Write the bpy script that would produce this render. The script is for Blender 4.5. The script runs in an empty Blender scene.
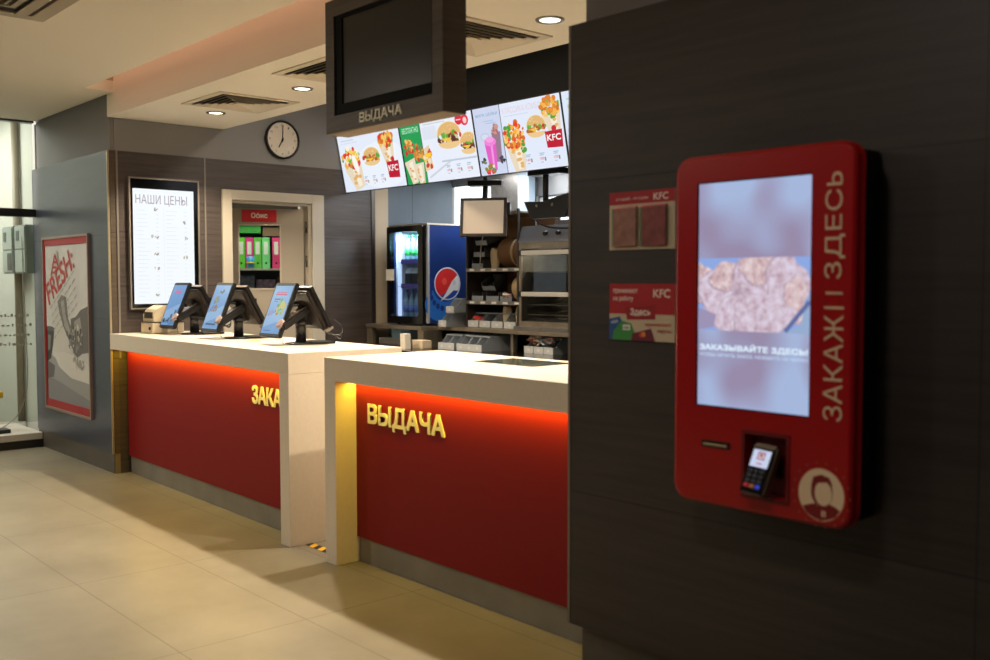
import bpy, bmesh, math, random
from mathutils import Vector, Matrix
random.seed(7)
C = bpy.context.scene.collection
PI = math.pi
rad = math.radians

# ------------------------------------------------------------------ materials
def lin(c):
    return tuple(((v/255)/12.92 if v/255 <= .04045 else ((v/255+.055)/1.055)**2.4) for v in c)+(1,)
MC = {}
def mat(name, col, rough=.5, metal=0, emit=0, spec=.5, trans=0, noise=0, nscale=8, coat=0, bump=0):
    if name in MC: return MC[name]
    m = bpy.data.materials.new(name); m.use_nodes = True
    nt = m.node_tree; b = nt.nodes['Principled BSDF']
    b.inputs['Base Color'].default_value = lin(col)
    b.inputs['Roughness'].default_value = rough
    b.inputs['Metallic'].default_value = metal
    b.inputs['Specular IOR Level'].default_value = spec
    b.inputs['Transmission Weight'].default_value = trans
    b.inputs['Coat Weight'].default_value = coat
    if emit:
        b.inputs['Emission Color'].default_value = lin(col)
        b.inputs['Emission Strength'].default_value = emit
    if noise or bump:
        tc = nt.nodes.new('ShaderNodeTexCoord'); n = nt.nodes.new('ShaderNodeTexNoise')
        n.inputs['Scale'].default_value = nscale; n.inputs['Detail'].default_value = 5
        nt.links.new(tc.outputs['Object'], n.inputs['Vector'])
        if noise:
            cr = nt.nodes.new('ShaderNodeValToRGB')
            a = lin([max(0, v*(1-noise)) for v in col]); c = lin([min(255, v*(1+noise)) for v in col])
            cr.color_ramp.elements[0].position = .3; cr.color_ramp.elements[1].position = .7
            cr.color_ramp.elements[0].color = a; cr.color_ramp.elements[1].color = c
            nt.links.new(n.outputs['Fac'], cr.inputs['Fac'])
            nt.links.new(cr.outputs['Color'], b.inputs['Base Color'])
        if bump:
            bp = nt.nodes.new('ShaderNodeBump'); bp.inputs['Strength'].default_value = bump
            bp.inputs['Distance'].default_value = .01
            nt.links.new(n.outputs['Fac'], bp.inputs['Height']); nt.links.new(bp.outputs['Normal'], b.inputs['Normal'])
    MC[name] = m
    return m

def wood(name, dark, light, rough=.45, zs=26, hs=1.3, joints=(), vj=None):
    """horizontal-grain laminate with thin dark joints at given heights"""
    m = bpy.data.materials.new(name); m.use_nodes = True
    nt = m.node_tree; b = nt.nodes['Principled BSDF']; b.inputs['Roughness'].default_value = rough
    tc = nt.nodes.new('ShaderNodeTexCoord'); mp = nt.nodes.new('ShaderNodeMapping')
    mp.inputs['Scale'].default_value = (hs, hs, zs)
    nt.links.new(tc.outputs['Object'], mp.inputs['Vector'])
    n = nt.nodes.new('ShaderNodeTexNoise'); n.inputs['Scale'].default_value = 1.6; n.inputs['Detail'].default_value = 8; n.inputs['Roughness'].default_value = .62
    nt.links.new(mp.outputs['Vector'], n.inputs['Vector'])
    cr = nt.nodes.new('ShaderNodeValToRGB')
    cr.color_ramp.elements[0].position = .32; cr.color_ramp.elements[1].position = .68
    cr.color_ramp.elements[0].color = lin(dark); cr.color_ramp.elements[1].color = lin(light)
    nt.links.new(n.outputs['Fac'], cr.inputs['Fac'])
    out = cr.outputs['Color']
    sp = nt.nodes.new('ShaderNodeSeparateXYZ'); nt.links.new(tc.outputs['Object'], sp.inputs[0])
    def joint(axis, pos, w, out):
        s = nt.nodes.new('ShaderNodeMath'); s.operation = 'SUBTRACT'; s.inputs[1].default_value = pos
        nt.links.new(sp.outputs[axis], s.inputs[0])
        a = nt.nodes.new('ShaderNodeMath'); a.operation = 'ABSOLUTE'; nt.links.new(s.outputs[0], a.inputs[0])
        g = nt.nodes.new('ShaderNodeMath'); g.operation = 'LESS_THAN'; g.inputs[1].default_value = w
        nt.links.new(a.outputs[0], g.inputs[0])
        mx = nt.nodes.new('ShaderNodeMix'); mx.data_type = 'RGBA'
        nt.links.new(g.outputs[0], mx.inputs['Factor']); nt.links.new(out, mx.inputs['A'])
        mx.inputs['B'].default_value = (.003, .003, .003, 1)
        return mx.outputs['Result']
    for z in joints: out = joint('Z', z, .0022, out)
    for ax, p in (vj or ()): out = joint(ax, p, .002, out)
    nt.links.new(out, b.inputs['Base Color'])
    MC[name] = m
    return m

def floor_mat():
    m = bpy.data.materials.new('porcelain_floor'); m.use_nodes = True
    nt = m.node_tree; b = nt.nodes['Principled BSDF']
    tc = nt.nodes.new('ShaderNodeTexCoord')
    sp = nt.nodes.new('ShaderNodeSeparateXYZ'); nt.links.new(tc.outputs['Object'], sp.inputs[0])
    def M(op, a, v=None, v2=None):
        k = nt.nodes.new('ShaderNodeMath'); k.operation = op
        if isinstance(a, (int, float)): k.inputs[0].default_value = a
        else: nt.links.new(a, k.inputs[0])
        if v is not None:
            if isinstance(v, (int, float)): k.inputs[1].default_value = v
            else: nt.links.new(v, k.inputs[1])
        return k.outputs[0]
    def line(ax, off, pitch):
        t = M('ADD', sp.outputs[ax], -off+100*pitch)
        t = M('DIVIDE', t, pitch); t = M('FRACT', t); t = M('SUBTRACT', t, .5); t = M('ABSOLUTE', t)
        return M('GREATER_THAN', t, .5-.0022/pitch)
    g = M('MAXIMUM', line('X', -3.775, 1.195), line('Y', 2.237, .584))
    # per-tile variation
    mp = nt.nodes.new('ShaderNodeMapping')
    nt.links.new(tc.outputs['Object'], mp.inputs['Vector'])
    n = nt.nodes.new('ShaderNodeTexNoise'); n.inputs['Scale'].default_value = 2.2; n.inputs['Detail'].default_value = 8; n.inputs['Roughness'].default_value = .6
    nt.links.new(mp.outputs['Vector'], n.inputs['Vector'])
    cr = nt.nodes.new('ShaderNodeValToRGB')
    cr.color_ramp.elements[0].position = .3; cr.color_ramp.elements[1].position = .72
    cr.color_ramp.elements[0].color = lin((122, 114, 96)); cr.color_ramp.elements[1].color = lin((142, 133, 114))
    nt.links.new(n.outputs['Fac'], cr.inputs['Fac'])
    mx = nt.nodes.new('ShaderNodeMix'); mx.data_type = 'RGBA'
    nt.links.new(g, mx.inputs['Factor']); nt.links.new(cr.outputs['Color'], mx.inputs['A']); mx.inputs['B'].default_value = lin((92, 80, 60))
    nt.links.new(mx.outputs['Result'], b.inputs['Base Color'])
    b.inputs['Roughness'].default_value = .36
    b.inputs['Specular IOR Level'].default_value = .45
    n2 = nt.nodes.new('ShaderNodeTexNoise'); n2.inputs['Scale'].default_value = 60; nt.links.new(tc.outputs['Object'], n2.inputs['Vector'])
    bp = nt.nodes.new('ShaderNodeBump'); bp.inputs['Strength'].default_value = .05; bp.inputs['Distance'].default_value = .002
    nt.links.new(n2.outputs['Fac'], bp.inputs['Height']); nt.links.new(bp.outputs['Normal'], b.inputs['Normal'])
    return m

WHITE = mat('white_solid_surface', (222, 208, 188), .3, noise=.012, nscale=40)
CREAM = mat('cream_paint', (205, 193, 170), .5)
CEIL = mat('ceiling_paint', (244, 238, 222), .85)
GREYW = mat('grey_wall_paint', (132, 130, 130), .8)
RECESS = mat('recess_paint', (200, 172, 146), .8)
BLACKW = mat('black_bulkhead_paint', (13, 12, 12), .8, spec=.2)
WOODS = wood('side_wall_laminate', (58, 50, 46), (84, 74, 68), .4, joints=(1.877, 1.458, .69), )
WOODK = wood('front_wall_laminate', (44, 37, 33), (62, 53, 48), .5, zs=18, hs=.9, joints=(.687, 1.873), vj=(('X', -1.109),))
WOODT = wood('screen_box_laminate', (66, 56, 48), (88, 76, 66), .5)
BLOCK = wood('poster_wall_laminate', (52, 57, 70), (64, 69, 82), .3, zs=8, joints=(1.855, 1.20,))  # bluish tone in the colour stands for reflections on the glossy wall
BLOCKS = wood('block_side_laminate', (70, 58, 46), (92, 78, 62), .5, joints=(.9, 1.87))
KICK = mat('grey_plinth_laminate', (142, 136, 124), .45, metal=.3, noise=.06, nscale=5)
KICKD = mat('dark_plinth_laminate', (84, 78, 70), .4, noise=.06, nscale=5)
REDP = mat('red_panel_gloss', (130, 22, 25), .55, spec=.2)
ALU = mat('satin_aluminium_trim', (134, 126, 116), .45, metal=.4)
STEEL = mat('brushed_steel', (150, 146, 140), .32, metal=.85, noise=.06, nscale=20)
STEELD = mat('dark_steel', (92, 88, 82), .35, metal=.8)
BLK = mat('black_plastic', (18, 18, 19), .35)
BLKG = mat('black_gloss', (8, 8, 9), .12)
SCRD = mat('dark_display_glass', (34, 30, 26), .3, spec=.25)
GREYP = mat('grey_bin_plastic', (134, 140, 146), .45)
GREYPD = mat('grey_bin_inner', (64, 66, 69), .6)
TXTY = mat('cream_lettering', (240, 230, 176), .5)
TXTC = mat('beige_lettering', (255, 248, 228), .5)
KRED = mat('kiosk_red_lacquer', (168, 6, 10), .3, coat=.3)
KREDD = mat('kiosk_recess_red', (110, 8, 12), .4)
PAPER = mat('white_paper', (232, 228, 218), .7)

def glass(name, col=(235, 242, 240), rough=.02):
    m = bpy.data.materials.new(name); m.use_nodes = True
    nt = m.node_tree; b = nt.nodes['Principled BSDF']
    nt.nodes.remove(b)
    out = nt.nodes['Material Output']
    t = nt.nodes.new('ShaderNodeBsdfTransparent'); t.inputs[0].default_value = lin(col)
    g = nt.nodes.new('ShaderNodeBsdfGlossy'); g.inputs['Roughness'].default_value = rough
    lw = nt.nodes.new('ShaderNodeLayerWeight'); pw = nt.nodes.new('ShaderNodeMath'); pw.operation = 'POWER'; pw.inputs[1].default_value = 5
    nt.links.new(lw.outputs['Facing'], pw.inputs[0]); f = nt.nodes.new('ShaderNodeMath'); f.operation = 'MULTIPLY_ADD'; f.inputs[1].default_value = .8; f.inputs[2].default_value = .03
    nt.links.new(pw.outputs[0], f.inputs[0])
    mx = nt.nodes.new('ShaderNodeMixShader')
    nt.links.new(f.outputs[0], mx.inputs[0]); nt.links.new(t.outputs[0], mx.inputs[1]); nt.links.new(g.outputs[0], mx.inputs[2])
    nt.links.new(mx.outputs[0], out.inputs[0])
    return m
GLASS = glass('clear_glass')
GLASSG = glass('greenish_glass', (236, 240, 236))
GLASSD = glass('smoked_glass', (222, 228, 230))

def emis(col, s=1.0):
    return mat('lit_%d_%d_%d_%d' % (*[int(v) for v in col], int(s*100)), tuple(int(v) for v in col), .9, emit=s, spec=0)
def emis_black(col, s=1.0):
    """display pixel: black base, emission only"""
    k = 'px_%d_%d_%d_%d' % (*[int(v) for v in col], int(s*100))
    if k in MC: return MC[k]
    m = mat(k, tuple(int(v) for v in col), .25, emit=s, spec=.3)
    m.node_tree.nodes['Principled BSDF'].inputs['Base Color'].default_value = (.01, .01, .01, 1)
    return m
def ink(col, rough=.5):
    return mat('ink_%d_%d_%d' % tuple(int(v) for v in col), tuple(int(v) for v in col), rough)

# ------------------------------------------------------------------ mesh helpers
def BM(): return bmesh.new()
def box(bm, x0, x1, y0, y1, z0, z1, bev=0, mi=0, M=None):
    if x0 > x1: x0, x1 = x1, x0
    if y0 > y1: y0, y1 = y1, y0
    if z0 > z1: z0, z1 = z1, z0
    vs = [bm.verts.new((x, y, z)) for x in (x0, x1) for y in (y0, y1) for z in (z0, z1)]
    F = [(0, 1, 3, 2), (4, 6, 7, 5), (0, 4, 5, 1), (2, 3, 7, 6), (0, 2, 6, 4), (1, 5, 7, 3)]
    fs = [bm.faces.new([vs[i] for i in f]) for f in F]
    for f in fs: f.material_index = mi
    if bev:
        es = list({e for f in fs for e in f.edges})
        r = bmesh.ops.bevel(bm, geom=es, offset=bev, segments=2, affect='EDGES', profile=.6)
        vs = list({v for f in r['faces'] for v in f.verts} | {v for v in vs if v.is_valid})
        for f in r['faces']: f.material_index = mi
    if M is not None:
        for v in vs:
            if v.is_valid: v.co = M @ v.co
    return bm
def prism(bm, pts, a0, a1, axis='y', mi=0, M=None):
    """polygon (2D) extruded along axis between a0 and a1"""
    def P(p, a):
        if axis == 'y': return (p[0], a, p[1])
        if axis == 'x': return (a, p[0], p[1])
        return (p[0], p[1], a)
    A = [bm.verts.new(P(p, a0)) for p in pts]; B = [bm.verts.new(P(p, a1)) for p in pts]
    fs = [bm.faces.new(A), bm.faces.new(B[::-1])]
    n = len(pts)
    for i in range(n): fs.append(bm.faces.new([A[i], B[i], B[(i+1) % n], A[(i+1) % n]]))
    for f in fs: f.material_index = mi
    if M is not None:
        for v in A+B: v.co = M @ v.co
    return bm
def cyl(bm, p0, p1, r0, r1=None, n=20, mi=0, caps=True):
    r1 = r0 if r1 is None else r1
    p0 = Vector(p0); p1 = Vector(p1); d = (p1-p0).normalized()
    u = d.orthogonal().normalized(); w = d.cross(u)
    A = []; B = []
    for i in range(n):
        a = 2*PI*i/n; o = u*math.cos(a)+w*math.sin(a)
        A.append(bm.verts.new(p0+o*r0)); B.append(bm.verts.new(p1+o*r1))
    fs = [bm.faces.new([A[i], A[(i+1) % n], B[(i+1) % n], B[i]]) for i in range(n)]
    for f in fs: f.smooth = True
    if caps: fs += [bm.faces.new(A[::-1]), bm.faces.new(B)]
    for f in fs: f.material_index = mi
    return bm
def lathe(bm, prof, c=(0, 0, 0), axis=(0, 0, 1), n=24, mi=0):
    """prof: list of (r, h)"""
    c = Vector(c); d = Vector(axis).normalized(); u = d.orthogonal().normalized(); w = d.cross(u)
    rings = []
    for r, h in prof:
        rings.append([bm.verts.new(c+d*h+(u*math.cos(2*PI*i/n)+w*math.sin(2*PI*i/n))*max(r, 1e-4)) for i in range(n)])
    for a, b in zip(rings, rings[1:]):
        for i in range(n):
            f = bm.faces.new([a[i], a[(i+1) % n], b[(i+1) % n], b[i]]); f.smooth = True; f.material_index = mi
    for rg, rev in ((rings[0], True), (rings[-1], False)):
        f = bm.faces.new(rg[::-1] if rev else rg); f.material_index = mi
    return bm
def tube(bm, pts, r, n=8, mi=0):
    pts = [Vector(p) for p in pts]
    # catmull smoothing
    sm = []
    for i in range(len(pts)-1):
        p0 = pts[max(i-1, 0)]; p1 = pts[i]; p2 = pts[i+1]; p3 = pts[min(i+2, len(pts)-1)]
        for k in range(6):
            t = k/6
            sm.append(.5*((2*p1)+(-p0+p2)*t+(2*p0-5*p1+4*p2-p3)*t*t+(-p0+3*p1-3*p2+p3)*t**3))
    sm.append(pts[-1])
    rings = []; u = None
    for i, p in enumerate(sm):
        d = (sm[min(i+1, len(sm)-1)]-sm[max(i-1, 0)]).normalized()
        if u is None: u = d.orthogonal().normalized()
        u = (u-d*u.dot(d)).normalized(); w = d.cross(u)
        rings.append([bm.verts.new(p+(u*math.cos(2*PI*k/n)+w*math.sin(2*PI*k/n))*r) for k in range(n)])
    for a, b in zip(rings, rings[1:]):
        for k in range(n):
            f = bm.faces.new([a[k], a[(k+1) % n], b[(k+1) % n], b[k]]); f.smooth = True; f.material_index = mi
    bm.faces.new(rings[0][::-1]).material_index = mi; bm.faces.new(rings[-1]).material_index = mi
    return bm
def rrect(x0, x1, z0, z1, r, n=6):
    pts = []
    for cx, cz, a0 in ((x1-r, z1-r, 0), (x0+r, z1-r, 90), (x0+r, z0+r, 180), (x1-r, z0+r, 270)):
        for k in range(n+1):
            a = rad(a0+90*k/n); pts.append((cx+r*math.cos(a), cz+r*math.sin(a)))
    return pts
def ringprism(bm, outer, inner, a0, a1, axis='y', mi=0):
    """frame between two loops with same vertex count"""
    def P(p, a):
        if axis == 'y': return (p[0], a, p[1])
        if axis == 'x': return (a, p[0], p[1])
        return (p[0], p[1], a)
    L = [[bm.verts.new(P(p, a)) for p in loop] for a in (a0, a1) for loop in (outer, inner)]
    o0, i0, o1, i1 = L; n = len(outer)
    for i in range(n):
        j = (i+1) % n
        for q in ((o0[i], o0[j], i0[j], i0[i]), (o1[j], o1[i], i1[i], i1[j]), (o0[j], o0[i], o1[i], o1[j]), (i0[i], i0[j], i1[j], i1[i])):
            bm.faces.new(q).material_index = mi
    return bm
def quadloop(x0, x1, z0, z1): return [(x0, z0), (x1, z0), (x1, z1), (x0, z1)]

_txt = {}
def text_geo(s, bold=0.0):
    """outlines of the text, each outer contour filled on its own with the holes inside it"""
    if s in _txt: return _txt[s]
    cu = bpy.data.curves.new('t', 'FONT'); cu.body = s; cu.size = 1; cu.resolution_u = 4; cu.fill_mode = 'NONE'
    o = bpy.data.objects.new('t', cu); C.objects.link(o)
    dg = bpy.context.evaluated_depsgraph_get(); dg.update()
    me = bpy.data.meshes.new_from_object(o.evaluated_get(dg))
    P = [(v.co.x, v.co.y) for v in me.vertices]; adj = {}
    for e in me.edges:
        a, b = e.vertices; adj.setdefault(a, []).append(b); adj.setdefault(b, []).append(a)
    bpy.data.objects.remove(o); bpy.data.curves.remove(cu); bpy.data.meshes.remove(me)
    seen = set(); loops = []
    for st_ in range(len(P)):
        if st_ in seen or st_ not in adj: continue
        lp = [st_]; seen.add(st_); cur = st_
        while True:
            nx = [n for n in adj[cur] if n not in seen]
            if not nx: break
            # contours are written in vertex order
            cur = min(nx, key=lambda n: abs(n-cur)); seen.add(cur); lp.append(cur)
        if lp[0]+1 in lp and lp[1] != lp[0]+1: lp = [lp[0]]+lp[1:][::-1]
        pts = []
        for k in lp:
            if not pts or abs(P[k][0]-pts[-1][0])+abs(P[k][1]-pts[-1][1]) > 1e-5: pts.append(P[k])
        if len(pts) > 2: loops.append(pts)
    def area(p): return sum(p[i][0]*p[(i+1) % len(p)][1]-p[(i+1) % len(p)][0]*p[i][1] for i in range(len(p)))/2
    def inside(q, p):
        r = False; n = len(p)
        for i in range(n):
            (x0, y0), (x1, y1) = p[i], p[(i+1) % n]
            if (y0 > q[1]) != (y1 > q[1]) and q[0] < (x1-x0)*(q[1]-y0)/(y1-y0)+x0: r = not r
        return r
    # letters are clusters of contours that overlap in x; the largest contour of each tells its winding
    ext = sorted(((min(q[0] for q in p), max(q[0] for q in p), p) for p in loops), key=lambda e: e[0])
    cl = []
    for e in ext:
        if cl and e[0] < cl[-1][0]-.004: cl[-1][1].append(e[2]); cl[-1][0] = max(cl[-1][0], e[1])
        else: cl.append([e[1], [e[2]]])
    outs = []
    for _, lp in cl:
        sg = area(max(lp, key=lambda p: abs(area(p)))) > 0
        oo = [[p] for p in lp if (area(p) > 0) == sg]
        for h in lp:
            if (area(h) > 0) != sg:
                for o_ in oo:
                    if inside(h[0], o_[0]): o_.append(h)
        outs += oo
    from mathutils.geometry import tessellate_polygon
    pieces = []
    for o_ in outs:
        flat = [p for l in o_ for p in l]
        tri = tessellate_polygon([[Vector((p[0], p[1], 0)) for p in l] for l in o_])
        edges = []; b0 = 0
        for l in o_:
            n = len(l); edges += [(b0+i, b0+(i+1) % n) for i in range(n)]; b0 += n
        pieces.append((flat, tri, edges))
    _txt[s] = pieces
    return pieces
def text(bm, s, width, height, place, bold=.02, depth=0, mi=0, mirror=False):
    if bold > 0:
        b = bold*height*.9
        for k, (du, dv) in enumerate(((-b, -b), (b, b), (-b, b), (b, -b))):
            text(bm, s, width-2*b, height-2*b, lambda u, v, d, du=du, dv=dv, k=k: place(u+b+du, v+b+dv, d+k*(.0004 if depth else .00001)), 0, depth, mi, mirror)
        return bm
    bold = 0
    """fits text in width x height; place(u, v, d) -> 3D point; depth>0 makes it solid"""
    pieces = text_geo(s)
    if not pieces: return bm
    xs = [v[0] for p in pieces for v in p[0]]; ys = [v[1] for p in pieces for v in p[0]]
    x0, x1, y0, y1 = min(xs), max(xs), min(ys), max(ys)
    sx = width/(x1-x0); sy = height/(y1-y0)
    def uv(v):
        u = (v[0]-x0)*sx
        if mirror: u = width-u
        return u, (v[1]-y0)*sy
    for k, (flat, tri, edges) in enumerate(pieces):
        e = (k % 3)*(.0001 if depth else .000003)
        A = [bm.verts.new(place(*uv(v), depth+e)) for v in flat]
        for f in tri:
            try: bm.faces.new([A[i] for i in f]).material_index = mi
            except ValueError: pass
        if depth:
            Bv = [bm.verts.new(place(*uv(v), 0)) for v in flat]
            for a, b in edges:
                try: bm.faces.new([A[b], A[a], Bv[a], Bv[b]]).material_index = mi
                except ValueError: pass
    return bm

# ------------------------------------------------------------------ object helpers
WL = {}
def mesh_obj(name, bm, mats, flip=True):
    me = bpy.data.meshes.new(name)
    if flip: bmesh.ops.recalc_face_normals(bm, faces=bm.faces[:])
    bm.to_mesh(me); bm.free()
    for m in (mats if isinstance(mats, (list, tuple)) else [mats]): me.materials.append(m)
    o = bpy.data.objects.new(name, me); C.objects.link(o)
    return o
def thing(name, label, cat, loc=(0, 0, 0), rotz=0, group=None):
    o = bpy.data.objects.new(name, None); C.objects.link(o); o.empty_display_size = .1
    o.location = loc; o.rotation_euler = (0, 0, rotz)
    o['label'] = label; o['category'] = cat
    if group: o['group'] = group
    WL[o.name] = Vector(loc)
    return o
def part(name, bm, m, parent, world=False, label=None, flip=True):
    """world=True: the bmesh is in world coordinates; shift it to the thing's base"""
    if world:
        off = WL[parent.name]
        for v in bm.verts: v.co = v.co-off
        WLo = off
    o = mesh_obj(name, bm, m, flip); o.parent = parent
    if parent.name in WL: WL[o.name] = WL[parent.name]
    if label: o['label'] = label
    return o
def single(name, bm, m, label, cat, group=None, base=None, rotz=0):
    """a thing that is one mesh; base = world location (mesh given in world coords)"""
    if base is not None:
        b = Vector(base)
        for v in bm.verts: v.co = v.co-b
    o = mesh_obj(name, bm, m)
    if base is not None: o.location = base
    o.rotation_euler.z = rotz
    o['label'] = label; o['category'] = cat
    if group: o['group'] = group
    return o
def struct(name, bm, m):
    o = mesh_obj(name, bm, m); o['kind'] = 'structure'; return o
def sbox(name, x0, x1, y0, y1, z0, z1, m, bev=0):
    return struct(name, box(BM(), x0, x1, y0, y1, z0, z1, bev), m)
def dup(root, loc=None, rotz=None, label=None, group=None):
    r = root.copy(); C.objects.link(r)
    if loc is not None: r.location = loc
    if rotz is not None: r.rotation_euler.z = rotz
    if label: r['label'] = label
    if group: r['group'] = group
    for ch in list(root.children):
        c = ch.copy(); C.objects.link(c); c.parent = r
        for g in list(ch.children):
            d = g.copy(); C.objects.link(d); d.parent = c
    return r

class Art:
    """flat picture made of coloured shapes in (u, v); place(u, v, d) maps to 3D"""
    def __init__(s, place, emit=None, step=.00005):
        s.bm = BM(); s.place = place; s.emit = emit; s.mats = []; s.idx = {}; s.d = 0; s.step = step
    def mi(s, col):
        if isinstance(col, bpy.types.Material): m = col
        else: m = emis_black(col, s.emit) if s.emit else ink(col)
        if m.name not in s.idx: s.idx[m.name] = len(s.mats); s.mats.append(m)
        return s.idx[m.name]
    def poly(s, pts, col):
        s.d += s.step
        vs = [s.bm.verts.new(s.place(p[0], p[1], s.d)) for p in pts]
        f = s.bm.faces.new(vs); f.material_index = s.mi(col)
    def rect(s, u0, v0, u1, v1, col): s.poly([(u0, v0), (u1, v0), (u1, v1), (u0, v1)], col)
    def ell(s, cu, cv, ru, rv, col, n=22, rot=0, a0=0, a1=360):
        c, sn = math.cos(rad(rot)), math.sin(rad(rot)); pts = []
        full = (a1-a0) >= 360
        for i in range(n if full else n+1):
            a = rad(a0+(a1-a0)*i/n); x = ru*math.cos(a); y = rv*math.sin(a)
            pts.append((cu+x*c-y*sn, cv+x*sn+y*c))
        s.poly(pts, col)
    def text(s, t, u, v, w, h, col, bold=.02, rot=0, mirror=False):
        s.d += s.step; d = s.d; s.d += s.step; c, sn = math.cos(rad(rot)), math.sin(rad(rot))
        text(s.bm, t, w, h, lambda a, b, e: s.place(u+a*c-b*sn, v+a*sn+b*c, d+e), bold, 0, s.mi(col), mirror)
    def blobs(s, cu, cv, ru, rv, cols, n, size, rot=0):
        c, sn = math.cos(rad(rot)), math.sin(rad(rot))
        for i in range(n):
            a = random.uniform(0, 2*PI); r = math.sqrt(random.random())
            x = ru*r*math.cos(a); y = rv*r*math.sin(a); k = size*random.uniform(.6, 1.4)
            s.ell(cu+x*c-y*sn, cv+x*sn+y*c, k, k*random.uniform(.5, 1), random.choice(cols), 9, random.uniform(0, 180))
    def done(s, name, parent, label=None, world=False):
        return part(name, s.bm, s.mats, parent, world=world, label=label, flip=False)

# ================================================================== SETTING
struct('floor', box(BM(), -12, 2, -4, 9, -.06, 0), floor_mat())
# main ceiling of the customer side, with a slot along the counter
bm = BM()
box(bm, -9.36, 2, -4, 2.64, 2.92, 3.0)
box(bm, -9.36, -7.51, 2.64, 2.85, 2.92, 3.0)
struct('ceiling', bm, CEIL)
# recess above the slot
sbox('trim_1', -7.6, 2, 2.50, 2.90, 3.22, 3.26, RECESS)
sbox('trim_2', -7.51, 2, 2.60, 2.64, 3.0, 3.22, RECESS)
sbox('trim_3', -7.55, -7.51, 2.60, 2.85, 3.0, 3.22, RECESS)
# lowered soffit over the counters
bm = BM(); box(bm, -7.65, -2.66, 2.85, 3.805, 2.75, 3.22); struct('ceiling_soffit', bm, CEIL)
# back of house ceiling
sbox('ceiling_kitchen', -7.7, -2.3, 3.805, 5.2, 3.22, 3.26, mat('kitchen_front_ceiling', (90, 86, 80), .9))
KC = wood('kitchen_ceiling_tiles', (120, 132, 140), (150, 160, 166), .3, zs=1, hs=1, vj=(('X', -7.2), ('X', -6.6), ('X', -6.0), ('X', -5.4), ('Y', 5.5), ('Y', 6.0)))
sbox('ceiling_tiles', -7.7, -2.3, 5.16, 6.3, 2.5, 2.54, KC)

# side wall (runs into depth) with the office door opening
bm = BM()
box(bm, -7.75, -7.65, 2.90, 3.83, 0, 2.5)
box(bm, -7.75, -7.65, 4.66, 5.27, 0, 2.5)
box(bm, -7.75, -7.65, 3.83, 4.66, 2.19, 2.5)
struct('wall_left', bm, WOODS)
sbox('wall_left_upper', -7.78, -7.655, 2.9, 5.27, 2.5, 3.24, GREYW)
sbox('trim_4', -7.655, -7.642, 2.905, 2.92, 0.9, 2.5, ALU)
sbox('trim_5', -7.655, -7.646, 3.628, 3.64, 0.9, 2.5, ALU)
sbox('trim_6', -7.70, -7.64, 5.27, 5.31, .9, 2.6, STEELD)
sbox('wall_left_pier', -7.75, -7.645, 5.31, 5.46, 0.0, 2.5, mat('cream_pier', (196, 178, 150), .5))
KW = wood('kitchen_wall_panels', (98, 110, 120), (112, 124, 134), .35, zs=1, vj=(('Y', 5.757),))
sbox('wall_kitchen_left', -7.75, -7.66, 5.46, 6.25, 0, 2.54, KW)

# poster block
bm = BM(); box(bm, -9.5, -7.66, 2.85, 3.4, .155, 2.5)
struct('wall_poster', bm, BLOCK)
sbox('wall_poster_upper', -9.42, -7.665, 2.87, 3.3, 2.5, 2.93, GREYW)
sbox('wall_poster_side', -7.665, -7.651, 2.86, 2.96, .155, 2.5, BLOCKS)
sbox('baseboard_left', -9.49, -7.66, 2.855, 3.3, 0, .155, KICKD)
sbox('baseboard_return', -7.664, -7.652, 2.86, 2.96, 0, .155, mat('warm_plinth', (128, 112, 86), .4))
sbox('trim_7', -7.668, -7.652, 2.842, 2.856, .155, 2.5, mat('brass_toned_trim', (176, 160, 130), .35, metal=.5))

# right wall carrying the kiosk
sbox('wall_right', -2.64, 1.6, 2.74, 2.80, .163, 2.463, WOODK)
bm = BM(); box(bm, -2.62, 1.6, 2.80, 3.0, 0, 2.92)
struct('wall_right_core', bm, GREYW)
sbox('baseboard_right', -2.625, 1.6, 2.795, 2.81, 0, .163, KICKD)
sbox('trim_8', -2.652, -2.64, 2.738, 2.80, .163, 2.463, mat('grey_edge_trim', (120, 110, 96), .4))
sbox('wall_kitchen_right', -2.6, -2.5, 3.0, 6.3, 0, 3.24, GREYW)

# kitchen back wall with window openings
BW = mat('kitchen_back_wall', (150, 152, 152), .35, metal=.3)
bm = BM()
box(bm, -7.7, -2.5, 6.25, 6.33, 0, 2.02)
box(bm, -7.7, -2.5, 6.25, 6.33, 2.44, 2.54)
box(bm, -6.98, -6.45, 6.25, 6.33, 2.02, 2.44)
box(bm, -5.3, -2.5, 6.25, 6.33, 2.02, 2.44); box(bm, -6.45, -5.3, 6.25, 6.33, 2.26, 2.44)
struct('wall_back', bm, BW)
LW = mat('bright_daylit_pane', (236, 244, 248), .4, emit=1.6)
for i, (a, b) in enumerate(((-7.7, -6.98), (-6.45, -5.3))):
    w = thing('window_%d' % (i+1), '', '', (a, 6.3, 2.02)); del w['label']; del w['category']; w['kind'] = 'structure'
    zt2 = 2.44 if i == 0 else 2.26
    part('window_pane', box(BM(), a, b, 6.30, 6.31, 2.02, zt2), LW, w, world=True)
    part('window_frame', ringprism(BM(), quadloop(a, b, 2.02, zt2), quadloop(a+.02, b-.02, 2.035, zt2-.015), 6.27, 6.30), STEEL, w, world=True)
# steel column against the back wall
sbox('wall_back_column', -6.93, -6.50, 6.12, 6.25, 0, 2.5, STEEL)
sbox('trim_9', -6.52, -6.38, 6.08, 6.16, 0, 2.5, mat('pale_blue_column', (150, 168, 182), .4))

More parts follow.
